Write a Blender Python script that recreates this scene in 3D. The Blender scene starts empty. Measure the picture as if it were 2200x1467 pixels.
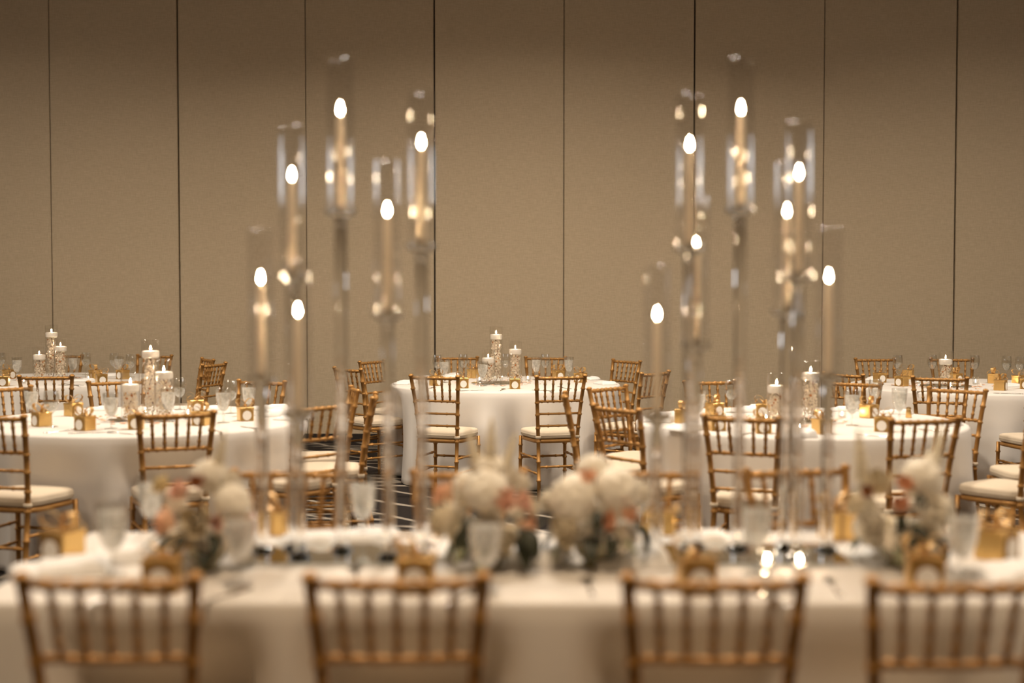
import bpy, math, random
from math import sin, cos, pi, sqrt, atan2, radians
from mathutils import Vector, Matrix

rnd = random.Random(7)
scene = bpy.context.scene
C = scene.collection

# ------------------------------------------------------------------ camera, light, exposure
F = 2800.0            # focal length in pixels of the 2200 x 1467 frame
H = 1.535             # eye height
HORIZON = 628.0
TH = math.atan((733.5 - HORIZON) / F)
cam_d = bpy.data.cameras.new('camera')
cam = bpy.data.objects.new('camera', cam_d)
C.objects.link(cam)
cam.location = (0, 0, H)
cam.rotation_euler = (pi / 2 - TH, 0, 0)
cam_d.sensor_width = 36.0
cam_d.lens = 36.0 * F / 2200.0
cam_d.clip_end = 200
cam_d.dof.use_dof = True
cam_d.dof.focus_distance = 10.5
cam_d.dof.aperture_fstop = 1.12
scene.camera = cam

world = bpy.data.worlds.new('world')
scene.world = world
world.use_nodes = True
world.node_tree.nodes['Background'].inputs[0].default_value = (1.0, 0.86, 0.68, 1)
world.node_tree.nodes['Background'].inputs[1].default_value = 0.02

CEIL = 5.6
LIGHT_SPOTS = [(x, y) for y in (1.2, 5.6, 9.0) for x in (-5.0, 0.0, 5.0)]
LIGHT_W = {1.2: 116.0, 5.6: 104.0, 9.0: 178.0}
LIGHT_SPREAD = {1.2: 160.0, 5.6: 156.0, 9.0: 142.0}
LIGHT_COL = {1.2: (1.0, 0.74, 0.48), 5.6: (1.0, 0.88, 0.74), 9.0: (1.0, 0.86, 0.70)}
for lx, ly in LIGHT_SPOTS:
    ld = bpy.data.lights.new('ceiling_lamp', 'AREA')
    ld.shape = 'DISK'
    ld.size = 0.9
    ld.energy = LIGHT_W[ly] * (1.0 if lx == 0 else 0.60)
    ld.spread = radians(LIGHT_SPREAD[ly])
    ld.color = LIGHT_COL[ly]
    lo = bpy.data.objects.new('ceiling_lamp', ld)
    C.objects.link(lo)
    lo.location = (lx, ly, CEIL - 0.06)

vs = scene.view_settings
vs.view_transform = 'Standard'
vs.look = 'None'
vs.exposure = 0.0
vs.gamma = 1.0
vs.use_curve_mapping = False
cy = scene.cycles
cy.transparent_max_bounces = 40
cy.max_bounces = 10
cy.transmission_bounces = 8
cy.glossy_bounces = 3
cy.diffuse_bounces = 3
cy.use_adaptive_sampling = True
cy.adaptive_threshold = 0.05
cy.sample_clamp_indirect = 6.0
cy.use_denoising = True
cy.use_light_tree = False

# ------------------------------------------------------------------ pixel -> place
FWD = Vector((0, cos(TH), -sin(TH)))
UPV = Vector((0, sin(TH), cos(TH)))
CAM = Vector((0, 0, H))


def ray(px, py):
    return Vector(((px - 1100) / F, 0, 0)) + UPV * ((733.5 - py) / F) + FWD


def on_z(px, py, z):
    d = ray(px, py)
    return CAM + d * ((z - H) / d.z)


def on_y(px, py, y):
    d = ray(px, py)
    return CAM + d * (y / d.y)


def x_at(px, y, z):
    return (px - 1100) / F * (y * cos(TH) + (H - z) * sin(TH))


# ------------------------------------------------------------------ materials
def mat(name):
    m = bpy.data.materials.new(name)
    m.use_nodes = True
    nt = m.node_tree
    for n in list(nt.nodes):
        nt.nodes.remove(n)
    out = nt.nodes.new('ShaderNodeOutputMaterial')
    return m, nt, out


def principled(name, col, rough=0.5, metal=0.0, noise=0.0, scale=40.0, bump=0.0, spec=0.5, sub=0.0, trans=0.0, ior=1.45, bscale=None, stretch=None):
    m, nt, out = mat(name)
    b = nt.nodes.new('ShaderNodeBsdfPrincipled')
    nt.links.new(b.outputs[0], out.inputs[0])
    b.inputs['Base Color'].default_value = (*col, 1)
    b.inputs['Roughness'].default_value = rough
    b.inputs['Metallic'].default_value = metal
    b.inputs['Specular IOR Level'].default_value = spec
    b.inputs['Transmission Weight'].default_value = trans
    b.inputs['IOR'].default_value = ior
    if sub:
        b.inputs['Subsurface Weight'].default_value = sub
        b.inputs['Subsurface Radius'].default_value = (0.03, 0.02, 0.012)
        b.inputs['Subsurface Scale'].default_value = 0.4
    if noise or bump:
        tc = nt.nodes.new('ShaderNodeTexCoord')
        vec = tc.outputs['Object']
        if stretch:
            mp = nt.nodes.new('ShaderNodeMapping')
            mp.inputs['Scale'].default_value = stretch
            nt.links.new(vec, mp.inputs['Vector'])
            vec = mp.outputs[0]
        nz = nt.nodes.new('ShaderNodeTexNoise')
        nz.inputs['Scale'].default_value = scale
        nz.inputs['Detail'].default_value = 5
        nt.links.new(vec, nz.inputs['Vector'])
        if noise:
            mx = nt.nodes.new('ShaderNodeMix')
            mx.data_type = 'RGBA'
            mx.inputs[6].default_value = (*[c * (1 - noise) for c in col], 1)
            mx.inputs[7].default_value = (*[min(1, c * (1 + noise)) for c in col], 1)
            nt.links.new(nz.outputs['Fac'], mx.inputs[0])
            nt.links.new(mx.outputs[2], b.inputs['Base Color'])
        if bump:
            nb = nz
            if bscale:
                nb = nt.nodes.new('ShaderNodeTexNoise')
                nb.inputs['Scale'].default_value = bscale
                nt.links.new(vec, nb.inputs['Vector'])
            bp = nt.nodes.new('ShaderNodeBump')
            bp.inputs['Strength'].default_value = bump
            bp.inputs['Distance'].default_value = 0.01
            nt.links.new(nb.outputs['Fac'], bp.inputs['Height'])
            nt.links.new(bp.outputs[0], b.inputs['Normal'])
    return m


def thin_glass(name, tint=(0.97, 0.975, 0.97), base=0.045, rough=0.015, power=4.0, top=0.85):
    m, nt, out = mat(name)
    tr = nt.nodes.new('ShaderNodeBsdfTransparent')
    tr.inputs[0].default_value = (*tint, 1)
    gl = nt.nodes.new('ShaderNodeBsdfGlossy')
    gl.inputs['Color'].default_value = (1, 1, 1, 1)
    gl.inputs['Roughness'].default_value = rough
    lw = nt.nodes.new('ShaderNodeLayerWeight')
    lw.inputs[0].default_value = 0.5
    pw = nt.nodes.new('ShaderNodeMath'); pw.operation = 'POWER'
    pw.inputs[1].default_value = power
    ma = nt.nodes.new('ShaderNodeMath'); ma.operation = 'MULTIPLY_ADD'
    ma.inputs[1].default_value = top - base
    ma.inputs[2].default_value = base
    mx = nt.nodes.new('ShaderNodeMixShader')
    nt.links.new(lw.outputs['Facing'], pw.inputs[0])
    nt.links.new(pw.outputs[0], ma.inputs[0])
    nt.links.new(ma.outputs[0], mx.inputs[0])
    nt.links.new(tr.outputs[0], mx.inputs[1])
    nt.links.new(gl.outputs[0], mx.inputs[2])
    nt.links.new(mx.outputs[0], out.inputs[0])
    return m


def emission(name, col, strength):
    m, nt, out = mat(name)
    e = nt.nodes.new('ShaderNodeEmission')
    e.inputs[0].default_value = (*col, 1)
    e.inputs[1].default_value = strength
    nt.links.new(e.outputs[0], out.inputs[0])
    return m


def milky(name, col, clear=0.45):
    m, nt, out = mat(name)
    tr = nt.nodes.new('ShaderNodeBsdfTransparent')
    tr.inputs[0].default_value = (0.96, 0.96, 0.95, 1)
    b = nt.nodes.new('ShaderNodeBsdfPrincipled')
    b.inputs['Base Color'].default_value = (*col, 1)
    b.inputs['Roughness'].default_value = 0.15
    tl = nt.nodes.new('ShaderNodeBsdfTranslucent')
    tl.inputs[0].default_value = (*col, 1)
    m1 = nt.nodes.new('ShaderNodeMixShader'); m1.inputs[0].default_value = 0.45
    nt.links.new(b.outputs[0], m1.inputs[1]); nt.links.new(tl.outputs[0], m1.inputs[2])
    nz = nt.nodes.new('ShaderNodeTexNoise')
    tc = nt.nodes.new('ShaderNodeTexCoord')
    nt.links.new(tc.outputs['Object'], nz.inputs['Vector'])
    nz.inputs['Scale'].default_value = 60
    rg = nt.nodes.new('ShaderNodeMapRange')
    rg.inputs[1].default_value = 0.35; rg.inputs[2].default_value = 0.65
    rg.inputs[3].default_value = clear - 0.15; rg.inputs[4].default_value = clear + 0.15
    nt.links.new(nz.outputs['Fac'], rg.inputs[0])
    m2 = nt.nodes.new('ShaderNodeMixShader')
    nt.links.new(rg.outputs[0], m2.inputs[0])
    nt.links.new(m1.outputs[0], m2.inputs[1]); nt.links.new(tr.outputs[0], m2.inputs[2])
    nt.links.new(m2.outputs[0], out.inputs[0])
    return m


def petal_thin(name, col, k=0.45):
    m, nt, out = mat(name)
    b = nt.nodes.new('ShaderNodeBsdfDiffuse'); b.inputs[0].default_value = (*col, 1)
    tl = nt.nodes.new('ShaderNodeBsdfTranslucent'); tl.inputs[0].default_value = (*col, 1)
    mx = nt.nodes.new('ShaderNodeMixShader'); mx.inputs[0].default_value = k
    nt.links.new(b.outputs[0], mx.inputs[1]); nt.links.new(tl.outputs[0], mx.inputs[2])
    nt.links.new(mx.outputs[0], out.inputs[0])
    return m


def fabric_wall(name):
    m, nt, out = mat(name)
    b = nt.nodes.new('ShaderNodeBsdfPrincipled')
    nt.links.new(b.outputs[0], out.inputs[0])
    b.inputs['Roughness'].default_value = 0.92
    b.inputs['Specular IOR Level'].default_value = 0.15
    tc = nt.nodes.new('ShaderNodeTexCoord')
    geo = nt.nodes.new('ShaderNodeNewGeometry')
    n1 = nt.nodes.new('ShaderNodeTexNoise'); n1.inputs['Scale'].default_value = 1.0; n1.inputs['Detail'].default_value = 4
    n2 = nt.nodes.new('ShaderNodeTexNoise'); n2.inputs['Scale'].default_value = 1.0; n2.inputs['Detail'].default_value = 4
    mp1 = nt.nodes.new('ShaderNodeMapping'); mp1.inputs['Scale'].default_value = (14, 14, 140)
    mp2 = nt.nodes.new('ShaderNodeMapping'); mp2.inputs['Scale'].default_value = (140, 140, 14)
    nt.links.new(geo.outputs['Position'], mp1.inputs['Vector']); nt.links.new(geo.outputs['Position'], mp2.inputs['Vector'])
    nt.links.new(mp1.outputs[0], n1.inputs['Vector']); nt.links.new(mp2.outputs[0], n2.inputs['Vector'])
    ad = nt.nodes.new('ShaderNodeMath'); ad.operation = 'ADD'
    nt.links.new(n1.outputs['Fac'], ad.inputs[0]); nt.links.new(n2.outputs['Fac'], ad.inputs[1])
    rg = nt.nodes.new('ShaderNodeMapRange'); rg.inputs[1].default_value = 0.75; rg.inputs[2].default_value = 1.25
    nt.links.new(ad.outputs[0], rg.inputs[0])
    mx = nt.nodes.new('ShaderNodeMix'); mx.data_type = 'RGBA'
    mx.inputs[6].default_value = (0.475, 0.382, 0.262, 1)
    mx.inputs[7].default_value = (0.57, 0.465, 0.330, 1)
    nt.links.new(rg.outputs[0], mx.inputs[0]); nt.links.new(mx.outputs[2], b.inputs['Base Color'])
    bp = nt.nodes.new('ShaderNodeBump'); bp.inputs['Strength'].default_value = 0.15; bp.inputs['Distance'].default_value = 0.004
    nt.links.new(ad.outputs[0], bp.inputs['Height']); nt.links.new(bp.outputs[0], b.inputs['Normal'])
    return m


def carpet_mat(name):
    m, nt, out = mat(name)
    b = nt.nodes.new('ShaderNodeBsdfPrincipled')
    nt.links.new(b.outputs[0], out.inputs[0])
    b.inputs['Roughness'].default_value = 0.95
    b.inputs['Specular IOR Level'].default_value = 0.1
    geo = nt.nodes.new('ShaderNodeNewGeometry')
    mp = nt.nodes.new('ShaderNodeMapping'); mp.inputs['Location'].default_value = (1.3, -7.0, 0)
    nt.links.new(geo.outputs['Position'], mp.inputs['Vector'])
    wv = nt.nodes.new('ShaderNodeTexWave'); wv.wave_type = 'RINGS'; wv.rings_direction = 'Z'
    wv.inputs['Scale'].default_value = 1.65; wv.inputs['Distortion'].default_value = 1.2; wv.inputs['Detail'].default_value = 0.5
    wv.inputs['Detail Scale'].default_value = 0.6
    nt.links.new(mp.outputs[0], wv.inputs['Vector'])
    r1 = nt.nodes.new('ShaderNodeMapRange'); r1.inputs[1].default_value = 0.70; r1.inputs[2].default_value = 0.78
    nt.links.new(wv.outputs['Fac'], r1.inputs[0])
    wv2 = nt.nodes.new('ShaderNodeTexWave'); wv2.wave_type = 'BANDS'; wv2.bands_direction = 'DIAGONAL'
    wv2.inputs['Scale'].default_value = 1.2; wv2.inputs['Distortion'].default_value = 2.0
    nt.links.new(mp.outputs[0], wv2.inputs['Vector'])
    r2 = nt.nodes.new('ShaderNodeMapRange'); r2.inputs[1].default_value = 0.95; r2.inputs[2].default_value = 0.98
    nt.links.new(wv2.outputs['Fac'], r2.inputs[0])
    # bands come and go over the carpet like big overlapping swirls
    nz0 = nt.nodes.new('ShaderNodeTexNoise'); nz0.inputs['Scale'].default_value = 0.8
    nt.links.new(mp.outputs[0], nz0.inputs['Vector'])
    r3 = nt.nodes.new('ShaderNodeMapRange'); r3.inputs[1].default_value = 0.50; r3.inputs[2].default_value = 0.55
    nt.links.new(nz0.outputs['Fac'], r3.inputs[0])
    mu = nt.nodes.new('ShaderNodeMath'); mu.operation = 'MULTIPLY'
    nt.links.new(r1.outputs[0], mu.inputs[0]); nt.links.new(r3.outputs[0], mu.inputs[1])
    mxm = nt.nodes.new('ShaderNodeMath'); mxm.operation = 'MAXIMUM'
    nt.links.new(mu.outputs[0], mxm.inputs[0]); nt.links.new(r2.outputs[0], mxm.inputs[1])
    mx = nt.nodes.new('ShaderNodeMix'); mx.data_type = 'RGBA'
    mx.inputs[6].default_value = (0.022, 0.018, 0.016, 1)
    mx.inputs[7].default_value = (0.30, 0.26, 0.21, 1)
    nt.links.new(mxm.outputs[0], mx.inputs[0]); nt.links.new(mx.outputs[2], b.inputs['Base Color'])
    nz = nt.nodes.new('ShaderNodeTexNoise'); nz.inputs['Scale'].default_value = 260
    nt.links.new(geo.outputs['Position'], nz.inputs['Vector'])
    bp = nt.nodes.new('ShaderNodeBump'); bp.inputs['Strength'].default_value = 0.5; bp.inputs['Distance'].default_value = 0.006
    nt.links.new(nz.outputs['Fac'], bp.inputs['Height']); nt.links.new(bp.outputs[0], b.inputs['Normal'])
    return m


M = {}
M['wall_fabric'] = fabric_wall('wall_fabric')
M['wall_gap'] = principled('wall_gap', (0.02, 0.014, 0.01), 0.8)
M['wall_paint'] = principled('wall_paint', (0.40, 0.32, 0.23), 0.85, noise=0.05, scale=3)
M['ceiling'] = principled('ceiling_plaster', (0.38, 0.30, 0.21), 0.9, noise=0.04, scale=5)
M['carpet'] = carpet_mat('carpet')
M['gold_chair'] = principled('gold_bamboo_paint', (0.43, 0.222, 0.066), 0.40, 0.40, noise=0.18, scale=30, spec=0.4)
M['cushion'] = principled('ivory_cushion', (0.66, 0.555, 0.42), 0.85, noise=0.03, scale=60, bump=0.05, bscale=400)
M['cloth'] = principled('tablecloth_linen', (0.76, 0.715, 0.66), 0.9, noise=0.025, scale=8, bump=0.08, bscale=500, spec=0.15)
M['napkin'] = principled('napkin_cotton', (0.86, 0.84, 0.81), 0.9, bump=0.06, scale=300, spec=0.15)
M['wood'] = principled('plywood', (0.45, 0.30, 0.16), 0.6, noise=0.15, scale=12)
M['steel_leg'] = principled('grey_steel', (0.25, 0.25, 0.25), 0.4, 0.8)
M['glass'] = thin_glass('clear_glass', tint=(0.99, 0.99, 0.985), base=0.035, power=2.6, top=0.7)
M['chimney_glass'] = thin_glass('chimney_glass', tint=(0.99, 0.99, 0.99), base=0.05, power=3.2, top=0.8)
M['goblet_glass'] = thin_glass('goblet_glass', base=0.06, power=1.9, top=0.6, tint=(0.95, 0.95, 0.94))
M['acrylic'] = principled('clear_acrylic', (0.98, 0.98, 0.97), 0.02, trans=1.0, ior=1.49)
M['mirror'] = principled('mirror', (0.72, 0.74, 0.72), 0.04, 1.0)
M['ice_water'] = milky('iced_water', (0.93, 0.91, 0.87), 0.38)
M['wine_water'] = milky('clear_drink', (0.75, 0.72, 0.64), 0.80)
M['wax'] = principled('ivory_wax', (0.93, 0.78, 0.58), 0.45)
M['white_wax'] = principled('white_wax', (0.92, 0.85, 0.76), 0.45)
M['wick'] = principled('wick', (0.03, 0.02, 0.015), 0.9)
M['flame'] = emission('candle_flame', (1.0, 0.74, 0.46), 260.0)
M['flame_low'] = emission('small_candle_flame', (1.0, 0.74, 0.46), 260.0)
M['flame_low'].cycles.emission_sampling = 'NONE'
M['gold_foil'] = principled('gold_foil', (0.80, 0.53, 0.20), 0.30, 0.85, noise=0.1, scale=25, bump=0.15, bscale=30)
M['bronze_card'] = principled('bronze_card', (0.36, 0.21, 0.06), 0.42, 0.45)
M['ribbon'] = principled('gold_ribbon', (0.62, 0.38, 0.14), 0.35, 0.4, noise=0.15, scale=60)
M['paper'] = principled('white_paper', (0.86, 0.82, 0.76), 0.8)
M['silver'] = principled('polished_silver', (0.80, 0.78, 0.74), 0.12, 1.0)
M['petal_white'] = principled('white_petal', (0.90, 0.83, 0.70), 0.65, noise=0.06, scale=40)
M['petal_cream'] = principled('cream_petal', (0.86, 0.76, 0.57), 0.65, noise=0.06, scale=40)
M['petal_peach'] = principled('peach_petal', (0.94, 0.57, 0.37), 0.65, noise=0.1, scale=40)
M['petal_pink'] = principled('pink_petal', (0.95, 0.62, 0.48), 0.65, noise=0.1, scale=40)
M['petal_rust'] = principled('rust_petal', (0.42, 0.15, 0.05), 0.6, noise=0.2, scale=40)
M['petal_yellow'] = principled('butter_petal', (0.72, 0.58, 0.30), 0.65, noise=0.1, scale=40)
M['leaf_dark'] = principled('dark_leaf', (0.030, 0.034, 0.018), 0.5, noise=0.3, scale=30)
M['leaf_sage'] = principled('sage_leaf', (0.26, 0.27, 0.16), 0.6, noise=0.2, scale=30)
M['orchid_white'] = petal_thin('orchid_white', (0.98, 0.88, 0.74), 0.5)
M['orchid_throat'] = principled('orchid_throat', (0.56, 0.22, 0.07), 0.6, noise=0.25, scale=60)
M['stem'] = principled('brown_stem', (0.22, 0.09, 0.035), 0.6)
M['vase_ceramic'] = principled('sage_mercury_glass', (0.42, 0.38, 0.26), 0.25, 0.5, noise=0.25, scale=30)
M['lamp_glow'] = emission('lamp_diffuser', (1.0, 0.84, 0.66), 6.0)
M['window_glow'] = emission('daylight_pane', (0.95, 0.97, 1.0), 4.0)
M['frame_paint'] = principled('window_frame_paint', (0.5, 0.45, 0.38), 0.5)
M['tin'] = principled('tealight_tin', (0.8, 0.78, 0.75), 0.25, 0.9)
M['salt_top'] = principled('brass_cap', (0.7, 0.5, 0.25), 0.25, 0.9)


# ------------------------------------------------------------------ mesh helpers
class MB:
    def __init__(self):
        self.v = []; self.f = []

    def add(self, vs_, fs):
        o = len(self.v)
        self.v += [tuple(p) for p in vs_]
        self.f += [tuple(i + o for i in q) for q in fs]

    def mesh(self, name, material, smooth=True):
        me = bpy.data.meshes.new(name)
        me.from_pydata(self.v, [], self.f)
        me.validate()
        if smooth:
            me.polygons.foreach_set('use_smooth', [True] * len(me.polygons))
        me.materials.append(material)
        me.update()
        return me


def link(name, me, parent=None, loc=None, rot=None, scl=None):
    o = bpy.data.objects.new(name, me)
    C.objects.link(o)
    if parent is not None:
        o.parent = parent
    if loc is not None:
        o.location = loc
    if rot is not None:
        o.rotation_euler = rot
    if scl is not None:
        o.scale = scl
    return o


def tag(o, label, cat, group=None):
    o['label'] = label
    o['category'] = cat
    if group:
        o['group'] = group
    return o


def empty(name, loc, rz=0.0):
    o = bpy.data.objects.new(name, None)
    o.empty_display_size = 0.05
    C.objects.link(o)
    o.location = loc
    o.rotation_euler = (0, 0, rz)
    return o


def struct(name, me, parent=None):
    o = link(name, me, parent)
    if parent is None:
        o['kind'] = 'structure'
    return o


def box_mb(mb, x0, x1, y0, y1, z0, z1):
    mb.add([(x0, y0, z0), (x1, y0, z0), (x1, y1, z0), (x0, y1, z0), (x0, y0, z1), (x1, y0, z1), (x1, y1, z1), (x0, y1, z1)],
           [(0, 3, 2, 1), (4, 5, 6, 7), (0, 1, 5, 4), (1, 2, 6, 5), (2, 3, 7, 6), (3, 0, 4, 7)])


def box_mesh(name, x0, x1, y0, y1, z0, z1, material):
    mb = MB(); box_mb(mb, x0, x1, y0, y1, z0, z1)
    return mb.mesh(name, material, False)


def bevel_box(name, sx, sy, z0, z1, b, material):
    """box centred in x, y with chamfered edges"""
    mb = MB()
    rings = [(z0, b), (z0 + b, 0), (z1 - b, 0), (z1, b)]
    for z, i in rings:
        a, c = sx / 2 - i, sy / 2 - i
        bb = b if i == 0 else b * 0.6
        for px, py in ((a - bb, -c), (a, -c + bb), (a, c - bb), (a - bb, c), (-a + bb, c), (-a, c - bb), (-a, -c + bb), (-a + bb, -c)):
            mb.v.append((px, py, z))
    for r in range(3):
        for k in range(8):
            k2 = (k + 1) % 8
            mb.f.append((r * 8 + k, r * 8 + k2, (r + 1) * 8 + k2, (r + 1) * 8 + k))
    mb.f.append(tuple(range(7, -1, -1)))
    mb.f.append(tuple(range(24, 32)))
    return mb.mesh(name, material, False)


def lathe_mb(mb, prof, n=20, closed=False, cx=0.0, cy_=0.0):
    """prof: list of (r, z); r == 0 at an end makes a pole. closed joins last ring to first."""
    o = len(mb.v)
    rows = []
    for r, z in prof:
        if r < 1e-6:
            rows.append([len(mb.v)] * n)
            mb.v.append((cx, cy_, z))
        else:
            rows.append(list(range(len(mb.v), len(mb.v) + n)))
            for k in range(n):
                a = 2 * pi * k / n
                mb.v.append((cx + r * cos(a), cy_ + r * sin(a), z))
    pairs = list(zip(rows[:-1], rows[1:]))
    if closed:
        pairs.append((rows[-1], rows[0]))
    for A, B in pairs:
        for k in range(n):
            k2 = (k + 1) % n
            q = []
            for i in (A[k], A[k2], B[k2], B[k]):
                if i not in q:
                    q.append(i)
            if len(q) > 2:
                mb.f.append(tuple(q))


def lathe(name, prof, material, n=20, closed=False):
    mb = MB(); lathe_mb(mb, prof, n, closed)
    me = mb.mesh(name, material)
    me.set_sharp_from_angle(angle=radians(32))
    return me


def frame_for(t):
    a = Vector((0, 0, 1)) if abs(t.z) < 0.9 else Vector((1, 0, 0))
    u = t.cross(a).normalized()
    return u, t.cross(u).normalized()


def tube_mb(mb, pts, radii, n=8, caps=True, flat=1.0):
    pts = [Vector(p) for p in pts]
    rows = []
    for i, p in enumerate(pts):
        t = (pts[min(i + 1, len(pts) - 1)] - pts[max(i - 1, 0)]).normalized()
        u, w = frame_for(t)
        r = radii[i] if hasattr(radii, '__len__') else radii
        rows.append(len(mb.v))
        for k in range(n):
            a = 2 * pi * k / n
            mb.v.append(tuple(p + u * (cos(a) * r) + w * (sin(a) * r * flat)))
    for A, B in zip(rows[:-1], rows[1:]):
        for k in range(n):
            k2 = (k + 1) % n
            mb.f.append((A + k, A + k2, B + k2, B + k))
    if caps:
        mb.f.append(tuple(rows[0] + k for k in range(n - 1, -1, -1)))
        mb.f.append(tuple(rows[-1] + k for k in range(n)))


def bamboo(name, pts, r, knots, material, r_end=None, n=8, cap_ball=False):
    """polyline tube with raised rings at the given fractions of its length"""
    pts = [Vector(p) for p in pts]
    seg = [0.0]
    for a, b in zip(pts[:-1], pts[1:]):
        seg.append(seg[-1] + (b - a).length)
    L = seg[-1]

    def at(s):
        s = max(0, min(L, s))
        for i in range(len(seg) - 1):
            if s <= seg[i + 1] + 1e-9:
                k = (s - seg[i]) / max(1e-9, seg[i + 1] - seg[i])
                return pts[i].lerp(pts[i + 1], k)
        return pts[-1]
    st = [(s, 1.0) for s in seg]
    for kf in knots:
        s = kf * L
        st += [(s - 0.0085, 1.0), (s - 0.004, 1.32), (s + 0.004, 1.32), (s + 0.0085, 1.0)]
    st = sorted(x for x in st if -1e-9 <= x[0] <= L + 1e-9)
    P, R = [], []
    for s, k in st:
        if P and (at(s) - P[-1]).length < 1e-4:
            continue
        rr = r if r_end is None else r + (r_end - r) * s / L
        P.append(at(s)); R.append(rr * k)
    if cap_ball:
        d = (P[-1] - P[-2]).normalized()
        e = P[-1].copy()
        for q, k in ((0.004, 1.35), (0.011, 1.35), (0.017, 0.9), (0.020, 0.35)):
            P.append(e + d * q); R.append(r * k)
    mb = MB(); tube_mb(mb, P, R, n)
    return mb.mesh(name, material)


# ------------------------------------------------------------------ the room
RX, RY0, RY1 = 9.0, -6.0, 13.3
struct('floor', box_mesh('floor', -RX, RX, RY0, RY1 + 0.3, -0.1, 0, M['carpet']))
struct('ceiling', box_mesh('ceiling', -RX, RX, RY0, RY1 + 0.3, CEIL, CEIL + 0.1, M['ceiling']))
struct('wall_left', box_mesh('wall_left', -RX - 0.15, -RX, RY0, RY1 + 0.3, 0, CEIL, M['wall_paint']))
struct('wall_right', box_mesh('wall_right', RX, RX + 0.15, RY0, RY1 + 0.3, 0, CEIL, M['wall_paint']))
struct('wall_front', box_mesh('wall_front', -RX, RX, RY0 - 0.15, RY0, 0, CEIL, M['wall_paint']))
wall_back = struct('wall_back', box_mesh('wall_back', -RX, RX, RY1 + 0.06, RY1 + 0.2, 0, CEIL, M['wall_gap']))
seam_px = [-719, -442, -165, 112, 386, 659, 934, 1211, 1490, 1767, 2050, 2330, 2608, 2886]
seam_x = [x_at(p, RY1, 1.5) for p in seam_px]
for i in range(len(seam_x) - 1):
    g0 = 0.0075 if i % 2 == 0 else 0.0035
    g1 = 0.0035 if i % 2 == 0 else 0.0075
    a, b = max(-RX, seam_x[i] + g0), min(RX, seam_x[i + 1] - g1)
    if b <= a:
        continue
    mb = MB()
    e = 0.006
    # panel with a small eased edge towards the joint
    mb.add([(a, RY1 + 0.06, 0.02), (b, RY1 + 0.06, 0.02), (b, RY1 + 0.06, CEIL), (a, RY1 + 0.06, CEIL),
            (a, RY1 + e, 0.02), (b, RY1 + e, 0.02), (b, RY1 + e, CEIL), (a, RY1 + e, CEIL),
            (a + e, RY1, 0.02 + e), (b - e, RY1, 0.02 + e), (b - e, RY1, CEIL), (a + e, RY1, CEIL)],
           [(0, 4, 7, 3), (1, 2, 6, 5), (0, 1, 5, 4), (4, 8, 11, 7), (5, 6, 10, 9), (4, 5, 9, 8), (8, 9, 10, 11), (3, 7, 11, 10, 6, 2)])
    link('panel', mb.mesh('panel', M['wall_fabric'], False), wall_back)
mbb = MB(); box_mb(mbb, -RX, RX, RY1 - 0.012, RY1 + 0.01, 0.0, 0.09)
struct('baseboard_back', mbb.mesh('baseboard_back', M['wall_gap'], False))


def window(n, cx, cy_, w, z0, z1, side):
    """side: 'L','R' on the side walls or 'F' on the wall behind the camera"""
    t = empty('window_%d' % n, (cx, cy_, 0), {'L': -pi / 2, 'R': pi / 2, 'F': 0}[side])
    t['kind'] = 'structure'
    mb = MB(); fw = 0.07
    box_mb(mb, -w / 2, w / 2, 0, 0.06, z0 - fw, z0); link('frame_rail', mb.mesh('frame_rail', M['frame_paint'], False), t)
    mb = MB(); box_mb(mb, -w / 2, w / 2, 0, 0.06, z1, z1 + fw); link('frame_rail', mb.mesh('frame_rail', M['frame_paint'], False), t)
    for k in range(4):
        x = -w / 2 + k * w / 3
        mb = MB(); box_mb(mb, x - 0.035, x + 0.035, 0, 0.06, z0 - fw, z1 + fw)
        link('frame_post', mb.mesh('frame_post', M['frame_paint'], False), t)
    for k in range(3):
        x = -w / 2 + (k + 0.5) * w / 3
        mb = MB(); box_mb(mb, x - w / 6 + 0.035, x + w / 6 - 0.035, 0.012, 0.02, z0, z1)
        link('pane', mb.mesh('pane', M['window_glow'], False), t)


window(1, -RX, 6.9, 4.6, 2.45, 3.0, 'L')
window(2, RX, 6.9, 4.6, 2.45, 3.0, 'R')

ring_me = lathe('trim_ring', [(0.46, CEIL - 0.05), (0.54, CEIL - 0.04), (0.55, CEIL), (0.46, CEIL)], M['frame_paint'], 32, True)
diff_me = lathe('diffuser', [(0.0, CEIL - 0.02), (0.46, CEIL - 0.02)], M['lamp_glow'], 32)
ordn = ['first', 'second', 'third', 'fourth', 'fifth', 'sixth', 'seventh', 'eighth', 'ninth', 'tenth', 'eleventh', 'twelfth']
for i, (lx, ly) in enumerate(LIGHT_SPOTS):
    t = empty('ceiling_light', (lx, ly, 0))
    row = {1.2: 'above the long front table', 5.6: 'above the middle of the room', 9.0: 'above the back round tables'}[ly]
    side = {-5.0: 'left', 0.0: 'middle', 5.0: 'right'}[lx]
    tag(t, '%s round recessed ceiling light %s' % (side, row), 'ceiling light', 'recessed ceiling lights')
    link('trim_ring', ring_me, t); link('diffuser', diff_me, t)

# ------------------------------------------------------------------ tables
TZ = 0.765
RT = 0.97
TABLES = {}


def table_centre(px, y):
    return (x_at(px, y, TZ), y)


TC = {'T2': table_centre(316, 7.88), 'T3': table_centre(1716, 7.78), 'T4': table_centre(1085, 11.0),
      'T5': table_centre(122, 11.55), 'T6': table_centre(2078, 10.75)}
TNAME = {'T1': 'long front table', 'T2': 'round table at middle left', 'T3': 'round table at middle right',
         'T4': 'centre back round table', 'T5': 'far left back round table', 'T6': 'far right back round table'}

# ------------------------------------------------------------------ chairs
CH_TOP = (0.0, -0.262, 0.925)


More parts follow.
